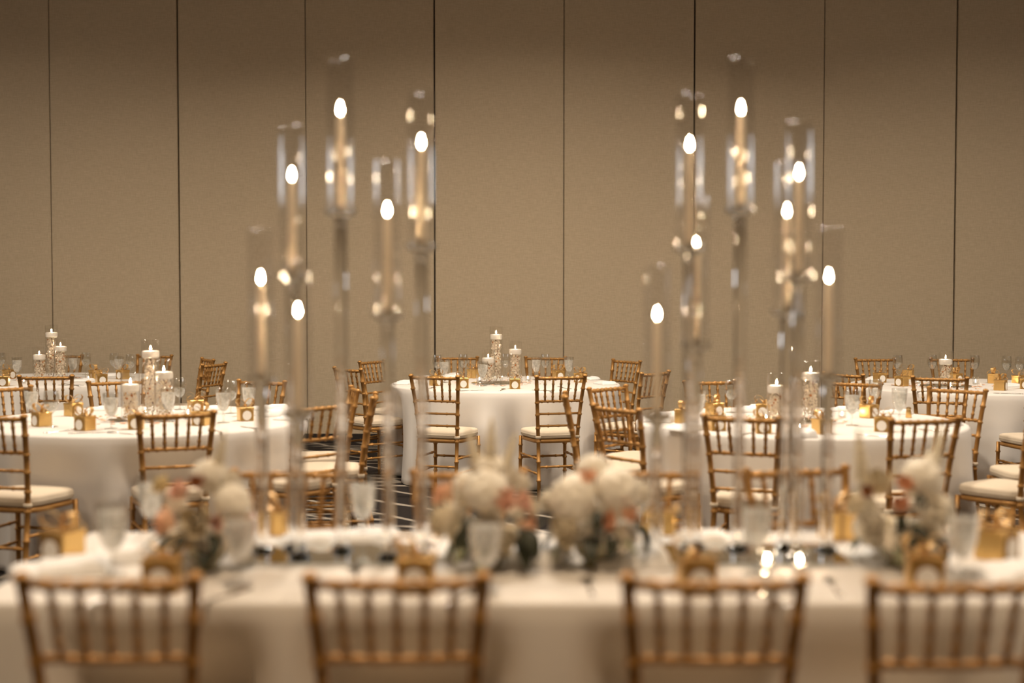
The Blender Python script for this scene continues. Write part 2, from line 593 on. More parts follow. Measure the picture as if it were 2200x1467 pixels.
def chair_meshes():
    g = M['gold_chair']; D = []
    # rear leg + back post in one bent piece
    for s in (-1, 1):
        pts = [(s * 0.168, -0.262, 0.0), (s * 0.158, -0.222, 0.22), (s * 0.152, -0.193, 0.44), (s * 0.158, -0.200, 0.55), (s * 0.172, -0.226, 0.735), (s * 0.188, -0.262, 0.912)]
        D.append(('back_post', bamboo('back_post', pts, 0.0145, [0.16, 0.31, 0.47, 0.58, 0.69, 0.79, 0.90], g, cap_ball=True)))
        D.append(('front_leg', bamboo('front_leg', [(s * 0.182, 0.178, 0), (s * 0.178, 0.17, 0.44)], 0.0125, [0.1, 0.36, 0.6, 0.84], g, r_end=0.0145)))
        D.append(('side_stretcher', bamboo('side_stretcher', [(s * 0.160, -0.210, 0.305), (s * 0.179, 0.172, 0.305)], 0.0085, [0.2, 0.5, 0.8], g, n=7)))
        D.append(('side_stretcher', bamboo('side_stretcher', [(s * 0.163, -0.228, 0.195), (s * 0.180, 0.174, 0.195)], 0.0085, [0.2, 0.5, 0.8], g, n=7)))

    def rail(name, z, r, kn, bow, hw, y):
        pts = [(hw * (k / 3.0), y - bow * (1 - (k / 3.0) ** 2), z) for k in (-3, -2, -1, 0, 1, 2, 3)]
        return (name, bamboo(name, pts, r, kn, g, n=8))
    D.append(rail('top_rail', 0.903, 0.0115, [0.14, 0.26, 0.38, 0.5, 0.62, 0.74, 0.86], 0.016, 0.186, -0.260))
    D.append(rail('rail', 0.732, 0.0095, [0.1, 0.23, 0.36, 0.5, 0.64, 0.77, 0.9], 0.014, 0.171, -0.226))
    D.append(rail('rail', 0.638, 0.0085, [0.25, 0.5, 0.75], 0.012, 0.164, -0.212))
    D.append(rail('rail', 0.547, 0.0085, [0.25, 0.5, 0.75], 0.010, 0.157, -0.200))
    for k in range(5):
        u = (k - 2) / 3.0
        xt, xb = 0.186 * u, 0.171 * u
        yt, yb = -0.260 - 0.016 * (1 - u * u), -0.226 - 0.014 * (1 - u * u)
        D.append(('spindle', bamboo('spindle', [(xb, yb, 0.735), (xt, yt, 0.900)], 0.0082, [0.2, 0.48, 0.76], g, n=7)))
    D.append(('stretcher', bamboo('stretcher', [(-0.158, -0.222, 0.245), (0.158, -0.222, 0.245)], 0.009, [0.2, 0.5, 0.8], g, n=7)))
    D.append(('stretcher', bamboo('stretcher', [(-0.178, 0.172, 0.275), (0.178, 0.172, 0.275)], 0.009, [0.2, 0.5, 0.8], g, n=7)))

    # seat frame and cushion: rounded trapezoids
    def outline(n, wb, wf, yb, yf, p=5.0):
        out = []
        for k in range(n):
            a = 2 * pi * k / n
            c_, s_ = cos(a), sin(a)
            ux = math.copysign(abs(c_) ** (2 / p), c_); uy = math.copysign(abs(s_) ** (2 / p), s_)
            y = (yb + yf) / 2 + uy * (yf - yb) / 2
            w = wb + (wf - wb) * (y - yb) / (yf - yb)
            out.append((ux * w, y))
        return out

    def slab(name, prof, material, n=36, wb=0.168, wf=0.196, yb=-0.185, yf=0.185):
        mb = MB(); base = outline(n, wb, wf, yb, yf)
        rows = []
        for sc, z in prof:
            rows.append(len(mb.v))
            for x, y in base:
                mb.v.append((x * sc, y * sc, z))
        for A, B in zip(rows[:-1], rows[1:]):
            for k in range(n):
                k2 = (k + 1) % n
                mb.f.append((A + k, A + k2, B + k2, B + k))
        mb.f.append(tuple(rows[0] + k for k in range(n - 1, -1, -1)))
        c = len(mb.v); mb.v.append((0, 0, prof[-1][1] + 0.004))
        for k in range(n):
            mb.f.append((rows[-1] + k, rows[-1] + (k + 1) % n, c))
        return (name, mb.mesh(name, material))
    D.append(slab('seat_frame', [(0.93, 0.415), (0.985, 0.418), (1.0, 0.428), (0.985, 0.442), (0.9, 0.446)], g))
    D.append(slab('seat', [(0.94, 0.4465), (1.005, 0.452), (1.02, 0.460), (1.02, 0.470), (1.03, 0.4725), (1.02, 0.475), (1.022, 0.486), (1.0, 0.497), (0.93, 0.504), (0.7, 0.510), (0.35, 0.513)], M['cushion']))
    for s in (-1, 1):
        mb = MB()
        lathe_mb(mb, [(0.0165, 0.452), (0.0215, 0.455), (0.0215, 0.470), (0.0165, 0.473)], 10, True, s * 0.153, -0.194)
        D.append(('cushion_tie', mb.mesh('cushion_tie', M['cushion'])))
    return D


CHAIR = chair_meshes()
CHAIRS_OF = {}


def chair(tab, px, py, label, face=None, dist=None, turn=0.0):
    """px, py: where the middle of the chair's top rail stands in the photograph"""
    top = on_z(px, py, 0.925)
    if dist is not None:
        top = Vector((x_at(px, dist, 0.925), dist, 0.925))
    if face is None:
        c = TC[tab]
        f = Vector((c[0] - top.x, c[1] - top.y, 0)).normalized()
    else:
        f = Vector((face[0], face[1], 0)).normalized()
    if turn:
        f.rotate(Matrix.Rotation(radians(turn), 3, 'Z'))
    rz = atan2(-f.x, f.y)
    o = Vector((top.x, top.y, 0)) - Matrix.Rotation(rz, 3, 'Z') @ Vector((0, CH_TOP[1], 0))
    t = empty('banquet_chair', o, rz)
    tag(t, label, 'chair', 'gold bamboo banquet chairs')
    for nm, me in CHAIR:
        link(nm, me, t)
    CHAIRS_OF.setdefault(tab, []).append((o, f))
    return t


G = 'gold bamboo chair '
# long front table: front side (backs towards the camera), then far side
chair('T1', 232, 1240, G + 'in front of the long table, at its left end', (0, 1), 2.80)
chair('T1', 852, 1240, G + 'in front of the long table, second from its left end', (0, 1), 2.80, 1)
chair('T1', 1536, 1243, G + 'in front of the long table, third from its left end', (0, 1), 2.79, -1)
chair('T1', 2062, 1255, G + 'in front of the long table, cut by the right frame edge', (0, 1), 2.76, 2)
chair('T1', 618, 1018, G + 'behind the long table, between bouquet and tall clear candle stand', (0, -1), 4.47, -3)
chair('T1', 1008, 1018, G + 'behind the long table, above the peach bouquet left of centre', (0, -1), 4.46, 2)
chair('T1', 1362, 1022, G + 'behind the long table, beside the bouquet right of centre', (0, -1), 4.47, -2)
chair('T1', 1711, 1020, G + 'behind the long table, under the right candle cluster', (0.25, -1), 4.52)
# middle left round table
chair('T2', 379, 885, G + 'seen from behind, at the front of the middle left round table')
chair('T2', -18, 890, G + 'cut by the left frame edge, with wide ivory seat in view')
chair('T2', 6, 831, G + 'at the left frame edge behind gold boxes', turn=-18)
chair('T2', 250, 817, G + 'behind the middle left round table, half hidden by short vase', turn=5)
chair('T2', 562, 817, G + 'behind the middle left round table, seen past the white candle')
chair('T2', 690, 869, G + 'beside the right rim of the middle left table, turned away', turn=-8)
chair('T2', 803, 848, G + 'seen edge-on beside the tall clear stand, nearest the aisle', (-1, -0.06))
chair('T2', 761, 833, G + 'seen nearly edge-on between the clear stands, one behind the aisle chair', (-1, -0.24))
# middle right round table
chair('T3', 1593, 893, G + 'seen from behind among the stems of the right candle cluster')
chair('T3', 1988, 897, G + 'seen from behind over the rightmost bouquet', turn=4)
chair('T3', 2056, 834, G + 'facing over the right rim of the middle right table', turn=22)
chair('T3', 1525, 817, G + 'behind the middle right round table, beside the wine glass')
chair('T3', 1834, 820, G + 'behind the middle right round table, right of its vases', turn=-5)
chair('T3', 2258, 880, G + 'cut by the right frame edge, one post and ivory seat in view', turn=-12)
chair('T3', 2310, 852, G + 'mostly outside the right frame edge, ivory seat edge in view', turn=8)
chair('T3', 1324, 873, G + 'seen from behind at an angle, left front of the middle right table')
chair('T3', 1306, 830, G + 'at the left back of the middle right table, nearest the centre table', turn=-12)
chair('T3', 1215, 846, G + 'seen edge-on left of the middle right round table')
# centre back round table
chair('T4', 933, 806, G + 'seen from behind, left front of the centre back table')
chair('T4', 1205, 806, G + 'seen from behind, right front of the centre back table')
chair('T4', 983, 766, G + 'against the wall behind the centre table, left of its vases', (0.05, -1))
chair('T4', 1172, 766, G + 'against the wall behind the centre table, right of its vases', (-0.05, -1))
chair('T4', 1346, 773, G + 'facing in at the right back of the centre table')
chair('T4', 1408, 798, G + 'right of the centre table, half hidden behind lit candle tube')
chair('T4', 800, 774, G + 'facing in at the left back of the centre table')
chair('T4', 747, 790, G + 'left of the centre table with its ivory seat turned to it', (0.75, 0.66))
# far left back round table
chair('T5', 98, 806, G + 'seen from behind in front of the far left table vases', (-0.12, 1))
chair('T5', 135, 762, G + 'behind the far left vases, one corner in view', (0, -1))
chair('T5', 332, 762, G + 'behind the tall vase between the left tables', (-0.3, -1))
chair('T5', 446, 770, G + 'standing alone before the wall, rear one of the pair', turn=8)
chair('T5', 460, 780, G + 'standing alone before the wall, front one of the pair', turn=-6)
# far right back round table
chair('T6', 2019, 809, G + 'seen from behind in front of the far right floating candle', turn=4)
chair('T6', 1880, 769, G + 'against the wall at the left of the far right table', (0.12, -1))
chair('T6', 2045, 769, G + 'against the wall behind the far right floating candle', (-0.1, -1))
chair('T6', 1812, 801, G + 'left of the far right table, behind lit candle tube')
chair('T6', 2262, 815, G + 'at the right frame edge before the far right table', turn=5)


# ------------------------------------------------------------------ cloths
def smooth(a, b, x):
    k = max(0.0, min(1.0, (x - a) / (b - a)))
    return k * k * (3 - 2 * k)


def solid(o, t=0.003):
    md = o.modifiers.new('thickness', 'SOLIDIFY')
    md.thickness = t
    md.offset = -1
    return o


def round_cloth(tab, seed):
    c = TC[tab]
    r_ = random.Random(seed)
    ph = [r_.uniform(0, 2 * pi) for _ in range(6)]
    n = 220
    prof = [(0, 0, 0)]
    rows = []
    mb = MB()
    mb.v.append((0, 0, TZ + 0.002))
    rings = [(0.3, TZ + 0.002, 0), (0.6, TZ + 0.002, 0), (0.85, TZ + 0.002, 0), (RT - 0.02, TZ + 0.001, 0), (RT - 0.006, TZ - 0.003, 0), (RT, TZ - 0.012, 0.0)]
    for k in range(1, 19):
        t = k / 18.0
        rings.append((RT + 0.004 + 0.055 * t, TZ - 0.012 - t * (TZ - 0.018), t))
    ch = []
    for o, f in CHAIRS_OF.get(tab, []):
        d = Vector((o.x - c[0], o.y - c[1]))
        ch.append((atan2(d.y, d.x), d.length, f))
    for r0, z, t in rings:
        rows.append(len(mb.v))
        for k in range(n):
            a = 2 * pi * k / n
            fold = 0
            if t > 0:
                amp = 0.085 * smooth(0.0, 0.7, t)
                w = (1 - 2 * abs(sin(6 * a + ph[0] + 0.9 * sin(3 * a + ph[1])))) * 0.6 + sin(17 * a + ph[2] + 1.2 * sin(2 * a + ph[3])) * 0.4
                w *= 0.65 + 0.35 * sin(4 * a + ph[4])
                fold = amp * w + 0.01 * amp
            r = r0 + fold
            if t > 0:
                p = Vector((c[0] + r * cos(a), c[1] + r * sin(a), 0))
                for o, f in CHAIRS_OF.get(tab, []):
                    q = p - o
                    fx, sx = q.dot(f), q.dot(Vector((-f.y, f.x, 0)))
                    # seat pushes the hanging cloth inwards
                    dep = (0.235 - fx) * smooth(0.34, 0.19, abs(sx)) if abs(sx) < 0.34 and -0.3 < fx < 0.235 else 0
                    if dep > 0:
                        r -= min(dep, 0.3) * smooth(0.76, 0.52, z)
            mb.v.append((r * cos(a), r * sin(a), z))
    for k in range(n):
        mb.f.append((0, rows[0] + k, rows[0] + (k + 1) % n))
    for A, B in zip(rows[:-1], rows[1:]):
        for k in range(n):
            k2 = (k + 1) % n
            mb.f.append((A + k, B + k, B + k2, A + k2))
    o = link('tablecloth', mb.mesh('tablecloth', M['cloth']), None, (c[0], c[1], 0))
    solid(o)
    tag(o, 'floor-length white cloth on the ' + TNAME[tab], 'tablecloth', 'white floor-length tablecloths')
    t = empty('banquet_table', (c[0], c[1], 0))
    tag(t, 'table hidden beneath the floor-length cloth of the ' + TNAME[tab], 'table', 'tables under the cloths')
    link('tabletop', top_round, t)
    for k in range(4):
        link('leg', leg_mesh, t, (0.45 * cos(pi / 4 + k * pi / 2), 0.45 * sin(pi / 4 + k * pi / 2), 0))


top_round = lathe('tabletop', [(0, TZ - 0.03), (0.945, TZ - 0.03), (0.955, TZ - 0.02), (0.955, TZ - 0.008), (0.945, TZ - 0.003), (0, TZ - 0.003)], M['wood'], 48)
leg_mesh = lathe('leg', [(0, 0), (0.02, 0.0), (0.02, 0.01), (0.015, 0.015), (0.015, TZ - 0.03), (0, TZ - 0.03)], M['steel_leg'], 10)
for i, tb in enumerate(('T2', 'T3', 'T4', 'T5', 'T6')):
    round_cloth(tb, 11 + i)

# the long front table
LX0, LX1, LY0, LY1 = -1.355, 2.05, 3.20, 4.17


def long_cloth():
    mb = MB()
    # outline walked round the rectangle with rounded corners; each ring drops towards the floor
    per = []
    cr = 0.03
    step = 0.03

    def seg(x0, y0, x1, y1, nx, ny):
        L = sqrt((x1 - x0) ** 2 + (y1 - y0) ** 2)
        k = int(L / step)
        for i in range(k):
            u = i / k
            per.append((x0 + (x1 - x0) * u, y0 + (y1 - y0) * u, nx, ny, 0))

    def arc(cx, cy_, a0):
        for i in range(8):
            a = a0 + (i / 8) * pi / 2
            per.append((cx + cr * cos(a), cy_ + cr * sin(a), cos(a), sin(a), 1))
    seg(LX0 + cr, LY0, LX1 - cr, LY0, 0, -1); arc(LX1 - cr, LY0 + cr, -pi / 2)
    seg(LX1, LY0 + cr, LX1, LY1 - cr, 1, 0); arc(LX1 - cr, LY1 - cr, 0)
    seg(LX1 - cr, LY1, LX0 + cr, LY1, 0, 1); arc(LX0 + cr, LY1 - cr, pi / 2)
    seg(LX0, LY1 - cr, LX0, LY0 + cr, -1, 0); arc(LX0 + cr, LY0 + cr, pi)
    n = len(per)
    rows = []
    rings = [(-0.02, TZ + 0.002, 0), (-0.006, TZ, 0), (0.0, TZ - 0.010, 0)] + [(0.002 + 0.01 * k / 14, TZ - 0.010 - (TZ - 0.016) * k / 14, k / 14) for k in range(1, 15)]
    for off, z, t in rings:
        rows.append(len(mb.v))
        for i, (x, y, nx, ny, corner) in enumerate(per):
            s = i * step
            d = off
            if t > 0:
                amp = (0.010 if ny == -1 else 0.022) * smooth(0.0, 0.8, t)
                d += amp * (sin(s * 7.0 + 1.2 * sin(s * 1.7)) * 0.7 + sin(s * 15.0) * 0.3)
                if corner:
                    d += 0.05 * t
            xx, yy = x + nx * d, y + ny * d
            if t > 0:
                # seats tucked under the table push the cloth in
                for o, f in CHAIRS_OF['T1']:
                    fx, sx = (yy - o.y) * f.y + (xx - o.x) * f.x, -(yy - o.y) * f.x + (xx - o.x) * f.y
                    if abs(sx) < 0.30 and -0.3 < fx < 0.235 and abs(ny) > 0.5:
                        yy += f.y * (0.235 - fx) * smooth(0.30, 0.20, abs(sx)) * smooth(0.76, 0.53, z)
            mb.v.append((xx, yy, z))
    mb.f.append(tuple(rows[0] + k for k in range(n)))
    for A, B in zip(rows[:-1], rows[1:]):
        for k in range(n):
            k2 = (k + 1) % n
            mb.f.append((A + k, B + k, B + k2, A + k2))
    me = mb.mesh('tablecloth', M['cloth'])
    o = link('tablecloth', me)
    solid(o)
    tag(o, 'floor-length white cloth on the ' + TNAME['T1'], 'tablecloth', 'white floor-length tablecloths')
    t = empty('banquet_table', ((LX0 + LX1) / 2, (LY0 + LY1) / 2, 0))
    tag(t, 'table hidden beneath the floor-length cloth of the long front table', 'table', 'tables under the cloths')
    w, d = LX1 - LX0 - 0.03, LY1 - LY0 - 0.03
    link('tabletop', bevel_box('tabletop', w, d, TZ - 0.033, TZ - 0.003, 0.006, M['wood']), t)
    for sx in (-1, 1):
        for sy in (-1, 1):
            link('leg', leg_mesh, t, (sx * (w / 2 - 0.25), sy * 0.12, 0))


long_cloth()
TOP = TZ + 0.003      # where things stand

# ------------------------------------------------------------------ placing and labelling tableware
REG = []              # (kind, table, px, object, phrase, category, group)


def register(kind, tab, px, o, phrase, cat, group):
    REG.append((kind, tab, px, o, phrase, cat, group))


def spot(tab, px, py, z=TOP):
    """a point on the table top; kept inside the rim"""
    p = on_z(px, py, z)
    if tab == 'T1':
        p.x = max(LX0 + 0.06, min(LX1 - 0.06, p.x)); p.y = max(LY0 + 0.05, min(LY1 - 0.06, p.y))
    else:
        c = TC[tab]
        d = Vector((p.x - c[0], p.y - c[1], 0))
        if d.length > RT - 0.08:
            d = d * ((RT - 0.08) / d.length)
            p = Vector((c[0] + d.x, c[1] + d.y, z))
    return p


# --- glasses
def shell(name, outer, th, material, n=20):
    """outer profile bottom -> rim, closed glass wall of thickness th"""
    inner = [(max(r - th, 0.0), z + (th if i == 0 else 0)) for i, (r, z) in enumerate(outer)]
    prof = outer + [((outer[-1][0] + inner[-1][0]) / 2, outer[-1][1] + th * 0.5)] + inner[::-1]
    return lathe(name, prof, material, n)


gob_bowl = shell('bowl', [(0.0, 0.066), (0.016, 0.069), (0.027, 0.085), (0.034, 0.108), (0.038, 0.14), (0.041, 0.190)], 0.0016, M['goblet_glass'])
gob_stem = lathe('stem', [(0.0, 0.005), (0.008, 0.007), (0.005, 0.014), (0.0045, 0.032), (0.009, 0.040), (0.005, 0.048), (0.006, 0.060), (0.012, 0.066), (0, 0.0675)], M['goblet_glass'], 12)
gob_foot = lathe('foot', [(0, 0), (0.034, 0.0), (0.035, 0.0015), (0.030, 0.0032), (0.010, 0.006), (0, 0.0065)], M['goblet_glass'], 20)
gob_water = lathe('iced_water', [(0, 0.0695), (0.014, 0.072), (0.0245, 0.087), (0.0315, 0.109), (0.0355, 0.14), (0.0372, 0.165), (0, 0.166)], M['ice_water'], 18)
win_bowl = shell('bowl', [(0.0, 0.080), (0.014, 0.083), (0.027, 0.097), (0.037, 0.120), (0.0405, 0.145), (0.039, 0.175), (0.035, 0.203)], 0.0014, M['goblet_glass'])
win_stem = lathe('stem', [(0.0, 0.005), (0.008, 0.008), (0.0042, 0.02), (0.0038, 0.06), (0.007, 0.076), (0.011, 0.0805), (0, 0.0815)], M['goblet_glass'], 12)
win_water = lathe('clear_drink', [(0, 0.0825), (0.012, 0.085), (0.025, 0.099), (0.0345, 0.121), (0.0378, 0.140), (0, 0.141)], M['wine_water'], 18)


def goblet(tab, px, py, fill=True):
    p = spot(tab, px, py)
    t = empty('water_goblet', p, rnd.uniform(0, 6))
    t.scale = (1.1, 1.1, 1.06)
    link('bowl', gob_bowl, t); link('stem', gob_stem, t); link('foot', gob_foot, t)
    if fill:
        link('iced_water', gob_water, t)
    register('goblet', tab, px, t, 'iced water goblet with flared bowl', 'goblet', 'water goblets')


def wine(tab, px, py):
    p = spot(tab, px, py)
    t = empty('wine_glass', p, rnd.uniform(0, 6))
    t.scale = (1.08, 1.08, 1.02)
    link('bowl', win_bowl, t); link('stem', win_stem, t); link('foot', gob_foot, t); link('clear_drink', win_water, t)
    register('wine', tab, px, t, 'tall wine glass with egg-shaped bowl', 'wine glass', 'wine glasses')


# --- favour boxes
BX = 0.083
box_body = bevel_box('box', BX, BX, 0.0, 0.078, 0.002, M['gold_foil'])
box_lid = bevel_box('lid', BX + 0.004, BX + 0.004, 0.066, 0.0815, 0.002, M['gold_foil'])


def band():
    mb = MB(); w = 0.006
    h = BX / 2 + 0.0034
    pts = [(0, -h, 0.0), (0, -h, 0.083), (0, h, 0.083), (0, h, 0.0)]
    for x in (-w, w):
        for p in pts:
            mb.v.append((x, p[1], p[2]))
    for k in range(3):
        mb.f.append((k, k + 1, 5 + k, 4 + k))
    return mb.mesh('ribbon_band', M['ribbon'], False)


ribbon_band = band()


def loop(sx, wide=1.0):
    mb = MB(); n = 14; w = 0.0085
    for i in range(n + 1):
        u = i / n
        a = u * pi * 2 - pi / 2
        x = sx * (0.020 + 0.020 * sin(a)) * wide
        z = 0.086 + 0.016 * cos(a) + 0.010 + 0.012 * (0.5 + 0.5 * sin(a))
        ww = w * (0.45 + 0.55 * (0.5 + 0.5 * sin(a)))
        mb.v.append((x, -ww, z)); mb.v.append((x, ww, z))
    for i in range(n):
        mb.f.append((2 * i, 2 * i + 1, 2 * i + 3, 2 * i + 2))
    return mb.mesh('bow_loop', M['ribbon'])


def tail(sx):
    mb = MB(); n = 8
    for i in range(n + 1):
        u = i / n
        x = sx * (0.004 + 0.052 * u); z = 0.090 + 0.022 * sin(u * pi * 0.9) - 0.012 * u * u
        y = -0.012 * u
        mb.v.append((x, y - 0.005, z)); mb.v.append((x, y + 0.005, z + 0.001))
    for i in range(n):
        mb.f.append((2 * i, 2 * i + 1, 2 * i + 3, 2 * i + 2))
    return mb.mesh('bow_tail', M['ribbon'])


LOOPS = [loop(1), loop(-1)]
TAILS = [tail(1), tail(-1)]
knot_me = lathe('knot', [(0, 0.083), (0.008, 0.085), (0.010, 0.091), (0.007, 0.097), (0, 0.099)], M['ribbon'], 10)


def arch_card():
    mb = MB(); y0, y1 = -BX / 2 - 0.0042, -BX / 2 - 0.0022
    pts = [(-0.036, 0.004), (0.036, 0.004), (0.036, 0.050)]
    for k in range(1, 12):
        a = k / 12 * pi
        pts.append((0.036 * cos(a), 0.050 + 0.030 * sin(a)))
    pts.append((-0.036, 0.050))
    n = len(pts)
    for y in (y0, y1):
        for x, z in pts:
            mb.v.append((x, y, z))
    mb.f.append(tuple(range(n))); mb.f.append(tuple(range(2 * n - 1, n - 1, -1)))
    for k in range(n):
        k2 = (k + 1) % n
        mb.f.append((k, n + k, n + k2, k2))
    return mb.mesh('tag_card', M['bronze_card'], False)


def oval():
    mb = MB(); n = 24
    y0, y1 = -BX / 2 - 0.0055, -BX / 2 - 0.0045
    for y in (y0, y1):
        for k in range(n):
            a = 2 * pi * k / n
            mb.v.append((0.0265 * cos(a), y, 0.0335 + 0.0285 * sin(a)))
    mb.f.append(tuple(range(n))); mb.f.append(tuple(range(2 * n - 1, n - 1, -1)))
    for k in range(n):
        mb.f.append((k, n + k, n + (k + 1) % n, (k + 1) % n))
    return mb.mesh('oval_tag', M['paper'], False)


card_me, oval_me = arch_card(), oval()


def favour(tab, px, py, rot=0.0, bow=True, scale=1.0):
    p = spot(tab, px, py)
    p.y += 0.0
    t = empty('favor_box', p, radians(rot))
    t.scale = (scale,) * 3
    link('box', box_body, t); link('lid', box_lid, t); link('ribbon_band', ribbon_band, t)
    if bow:
        for k in range(2):
            link('bow_loop', LOOPS[k], t, (0, 0, -0.040), (0, 0, rnd.uniform(-0.5, 0.5)), (1.45, 1.5, 1.45))
            link('bow_tail', TAILS[k], t, None, (0, 0, rnd.uniform(-0.9, 0.9)), (1.1, 1.2, 1.0))
        link('knot', knot_me, t)
    cd = link('tag_card', card_me, t)
    cd['label'] = 'dark bronze arched tag card'
    ov = link('oval_tag', oval_me, cd)
    ov['label'] = 'white paper oval'
    register('box', tab, px, t, 'gold favour box with white oval tag', 'gift box', 'gold favour boxes')


# --- napkins: a soft folded stack
def napkin_mesh(seed, sx, sy, hz):
    r_ = random.Random(seed)
    mb = MB()
    nx, ny = 22, 16
    ph = [r_.uniform(0, 6) for _ in range(4)]

    def top(u, v):
        e = (1 - abs(2 * u - 1) ** 14) * (1 - abs(2 * v - 1) ** 14)
        lay = 0.45 + 0.30 * smooth(0.26, 0.31, u + 0.03 * sin(4 * v + ph[2])) + 0.25 * smooth(0.60, 0.65, u * 0.8 + v * 0.25)
        return 0.003 + hz * e * lay * (0.88 + 0.12 * sin(5 * u + ph[0]) * cos(4 * v + ph[1]))
    for z0 in (0, 1):
        for j in range(ny + 1):
            for i in range(nx + 1):
                u, v = i / nx, j / ny
                x = (u - 0.5) * sx * (1 + 0.04 * sin(6 * v + ph[3])); y = (v - 0.5) * sy * (1 + 0.05 * sin(5 * u + ph[0]))
                mb.v.append((x, y, top(u, v) if z0 else 0.0))
    N = (nx + 1) * (ny + 1)
    for j in range(ny):
        for i in range(nx):
            a = j * (nx + 1) + i
            mb.f.append((N + a, N + a + 1, N + a + nx + 2, N + a + nx + 1))
            mb.f.append((a, a + nx + 1, a + nx + 2, a + 1))
    edge = [i for i in range(nx + 1)] + [(j + 1) * (nx + 1) - 1 for j in range(1, ny + 1)] + [ny * (nx + 1) + i for i in range(nx - 1, -1, -1)] + [j * (nx + 1) for j in range(ny - 1, 0, -1)]
    for a, b in zip(edge, edge[1:] + edge[:1]):
        mb.f.append((a, b, N + b, N + a))
    return mb.mesh('napkin', M['napkin'])


NAPKINS = [napkin_mesh(3, 0.20, 0.13, 0.030), napkin_mesh(5, 0.17, 0.14, 0.042), napkin_mesh(8, 0.22, 0.12, 0.024)]


def napkin(tab, px, py, rot=0, kind=0, sc=1.0):
    o = link('napkin', NAPKINS[kind], None, spot(tab, px, py), (0, 0, radians(rot)), (sc, sc, sc))
    register('napkin', tab, px, o, 'folded white cloth napkin', 'napkin', 'folded white napkins')


# --- cutlery
def cutlery_mesh(kind):
    mb = MB()
    if kind == 'knife':
        prof = [(-0.11, 0.0055, 0.003), (-0.09, 0.0085, 0.0035), (-0.02, 0.0055, 0.003), (0.0, 0.004, 0.003), (0.02, 0.009, 0.0012), (0.08, 0.0095, 0.0010), (0.105, 0.004, 0.0008)]
    elif kind == 'spoon':
        prof = [(-0.10, 0.008, 0.0022), (-0.08, 0.0085, 0.0025), (-0.02, 0.0035, 0.0022), (0.03, 0.0035, 0.0025), (0.045, 0.012, 0.003), (0.065, 0.020, 0.004), (0.085, 0.017, 0.0035), (0.098, 0.006, 0.002)]
    else:
        prof = [(-0.10, 0.008, 0.0022), (-0.08, 0.0085, 0.0025), (-0.02, 0.0035, 0.0022), (0.025, 0.0035, 0.0022), (0.04, 0.011, 0.0022), (0.058, 0.0125, 0.0022)]
    rows = []
    for y, w, h in prof:
        lift = 0.004 * smooth(0.0, 0.06, y) if kind != 'knife' else 0
        rows.append(len(mb.v))
        mb.v += [(-w, y, 0.001 + lift), (-w * 0.5, y, h + 0.001 + lift), (w * 0.5, y, h + 0.001 + lift), (w, y, 0.001 + lift), (w * 0.5, y, lift), (-w * 0.5, y, lift)]
    for A, B in zip(rows[:-1], rows[1:]):
        for k in range(6):
            mb.f.append((A + k, B + k, B + (k + 1) % 6, A + (k + 1) % 6))
    mb.f.append(tuple(rows[0] + k for k in range(6)))
    mb.f.append(tuple(rows[-1] + k for k in range(5, -1, -1)))
    return mb.mesh(kind, M['silver'])


CUT = {k: cutlery_mesh(k) for k in ('knife', 'spoon', 'fork')}
mbt = MB(); tube_mb(mbt, [(0, 0.052, 0.0065), (0, 0.075, 0.006), (0, 0.098, 0.0095)], [0.0016, 0.0014, 0.0008], 5)
tine_me = mbt.mesh('tine', M['silver'])


def cutlery(tab, px, py, kind, rot=0):
    p = spot(tab, px, py)
    if kind == 'fork':
        t = empty('fork', p, radians(rot))
        link('handle', CUT['fork'], t)
        for k in range(4):
            link('tine', tine_me, t, ((k - 1.5) * 0.0064, 0, 0))
        o = t
    else:
        o = link('table_' + kind, CUT[kind], None, p, (0, 0, radians(rot)))
    register(kind, tab, px, o, 'polished silver table ' + kind, kind, 'silver cutlery')


# --- flames and candles
def flame_mesh(h=0.030, r=0.0062, z0=0.0, m='flame'):
    return lathe('flame', [(0, z0), (r * 0.55, z0 + h * 0.08), (r, z0 + h * 0.28), (r * 0.82, z0 + h * 0.52), (r * 0.4, z0 + h * 0.8), (0, z0 + h)], M[m], 10)


flame_big = flame_mesh(0.036, 0.0068)
flame_small = flame_mesh(0.026, 0.0052, m='flame_low')
flame_tea = flame_mesh(0.016, 0.0040, m='flame_low')
wick_me = lathe('wick', [(0.0, 0.0), (0.0011, 0.0), (0.0009, 0.010), (0, 0.011)], M['wick'], 6)

# --- votives
vot_glass = shell('glass_cup', [(0.0, 0.0), (0.024, 0.0), (0.026, 0.003), (0.027, 0.03), (0.028, 0.062)], 0.002, M['glass'], 20)
vot_tin = lathe('tealight', [(0, 0.0035), (0.0185, 0.0035), (0.0190, 0.016), (0.0175, 0.0165), (0.017, 0.0145), (0, 0.0145)], M['tin'], 18)
vot_wax = lathe('wax', [(0, 0.0146), (0.0168, 0.0146), (0.0165, 0.0157), (0, 0.0160)], M['white_wax'], 16)


def votive(tab, px, py):
    p = spot(tab, px, py)
    t = empty('votive_candle', p, 0)
    link('glass_cup', vot_glass, t)
    tl = link('tealight', vot_tin, t)
    link('wax', vot_wax, tl); link('wick', wick_me, tl, (0, 0, 0.0155)); link('flame', flame_tea, tl, (0, 0, 0.0225))
    register('votive', tab, px, t, 'small clear votive with lit tealight', 'votive candle', 'lit glass votives')


# --- cylinder vases with orchids and floating candle
VR = 0.057
float_wax = lathe('wax', [(0, -0.034), (0.045, -0.033), (0.0515, -0.026), (0.0530, -0.010), (0.0530, 0.002), (0.050, 0.010), (0.040, 0.0125), (0.020, 0.0120), (0, 0.0112)], M['white_wax'], 26)


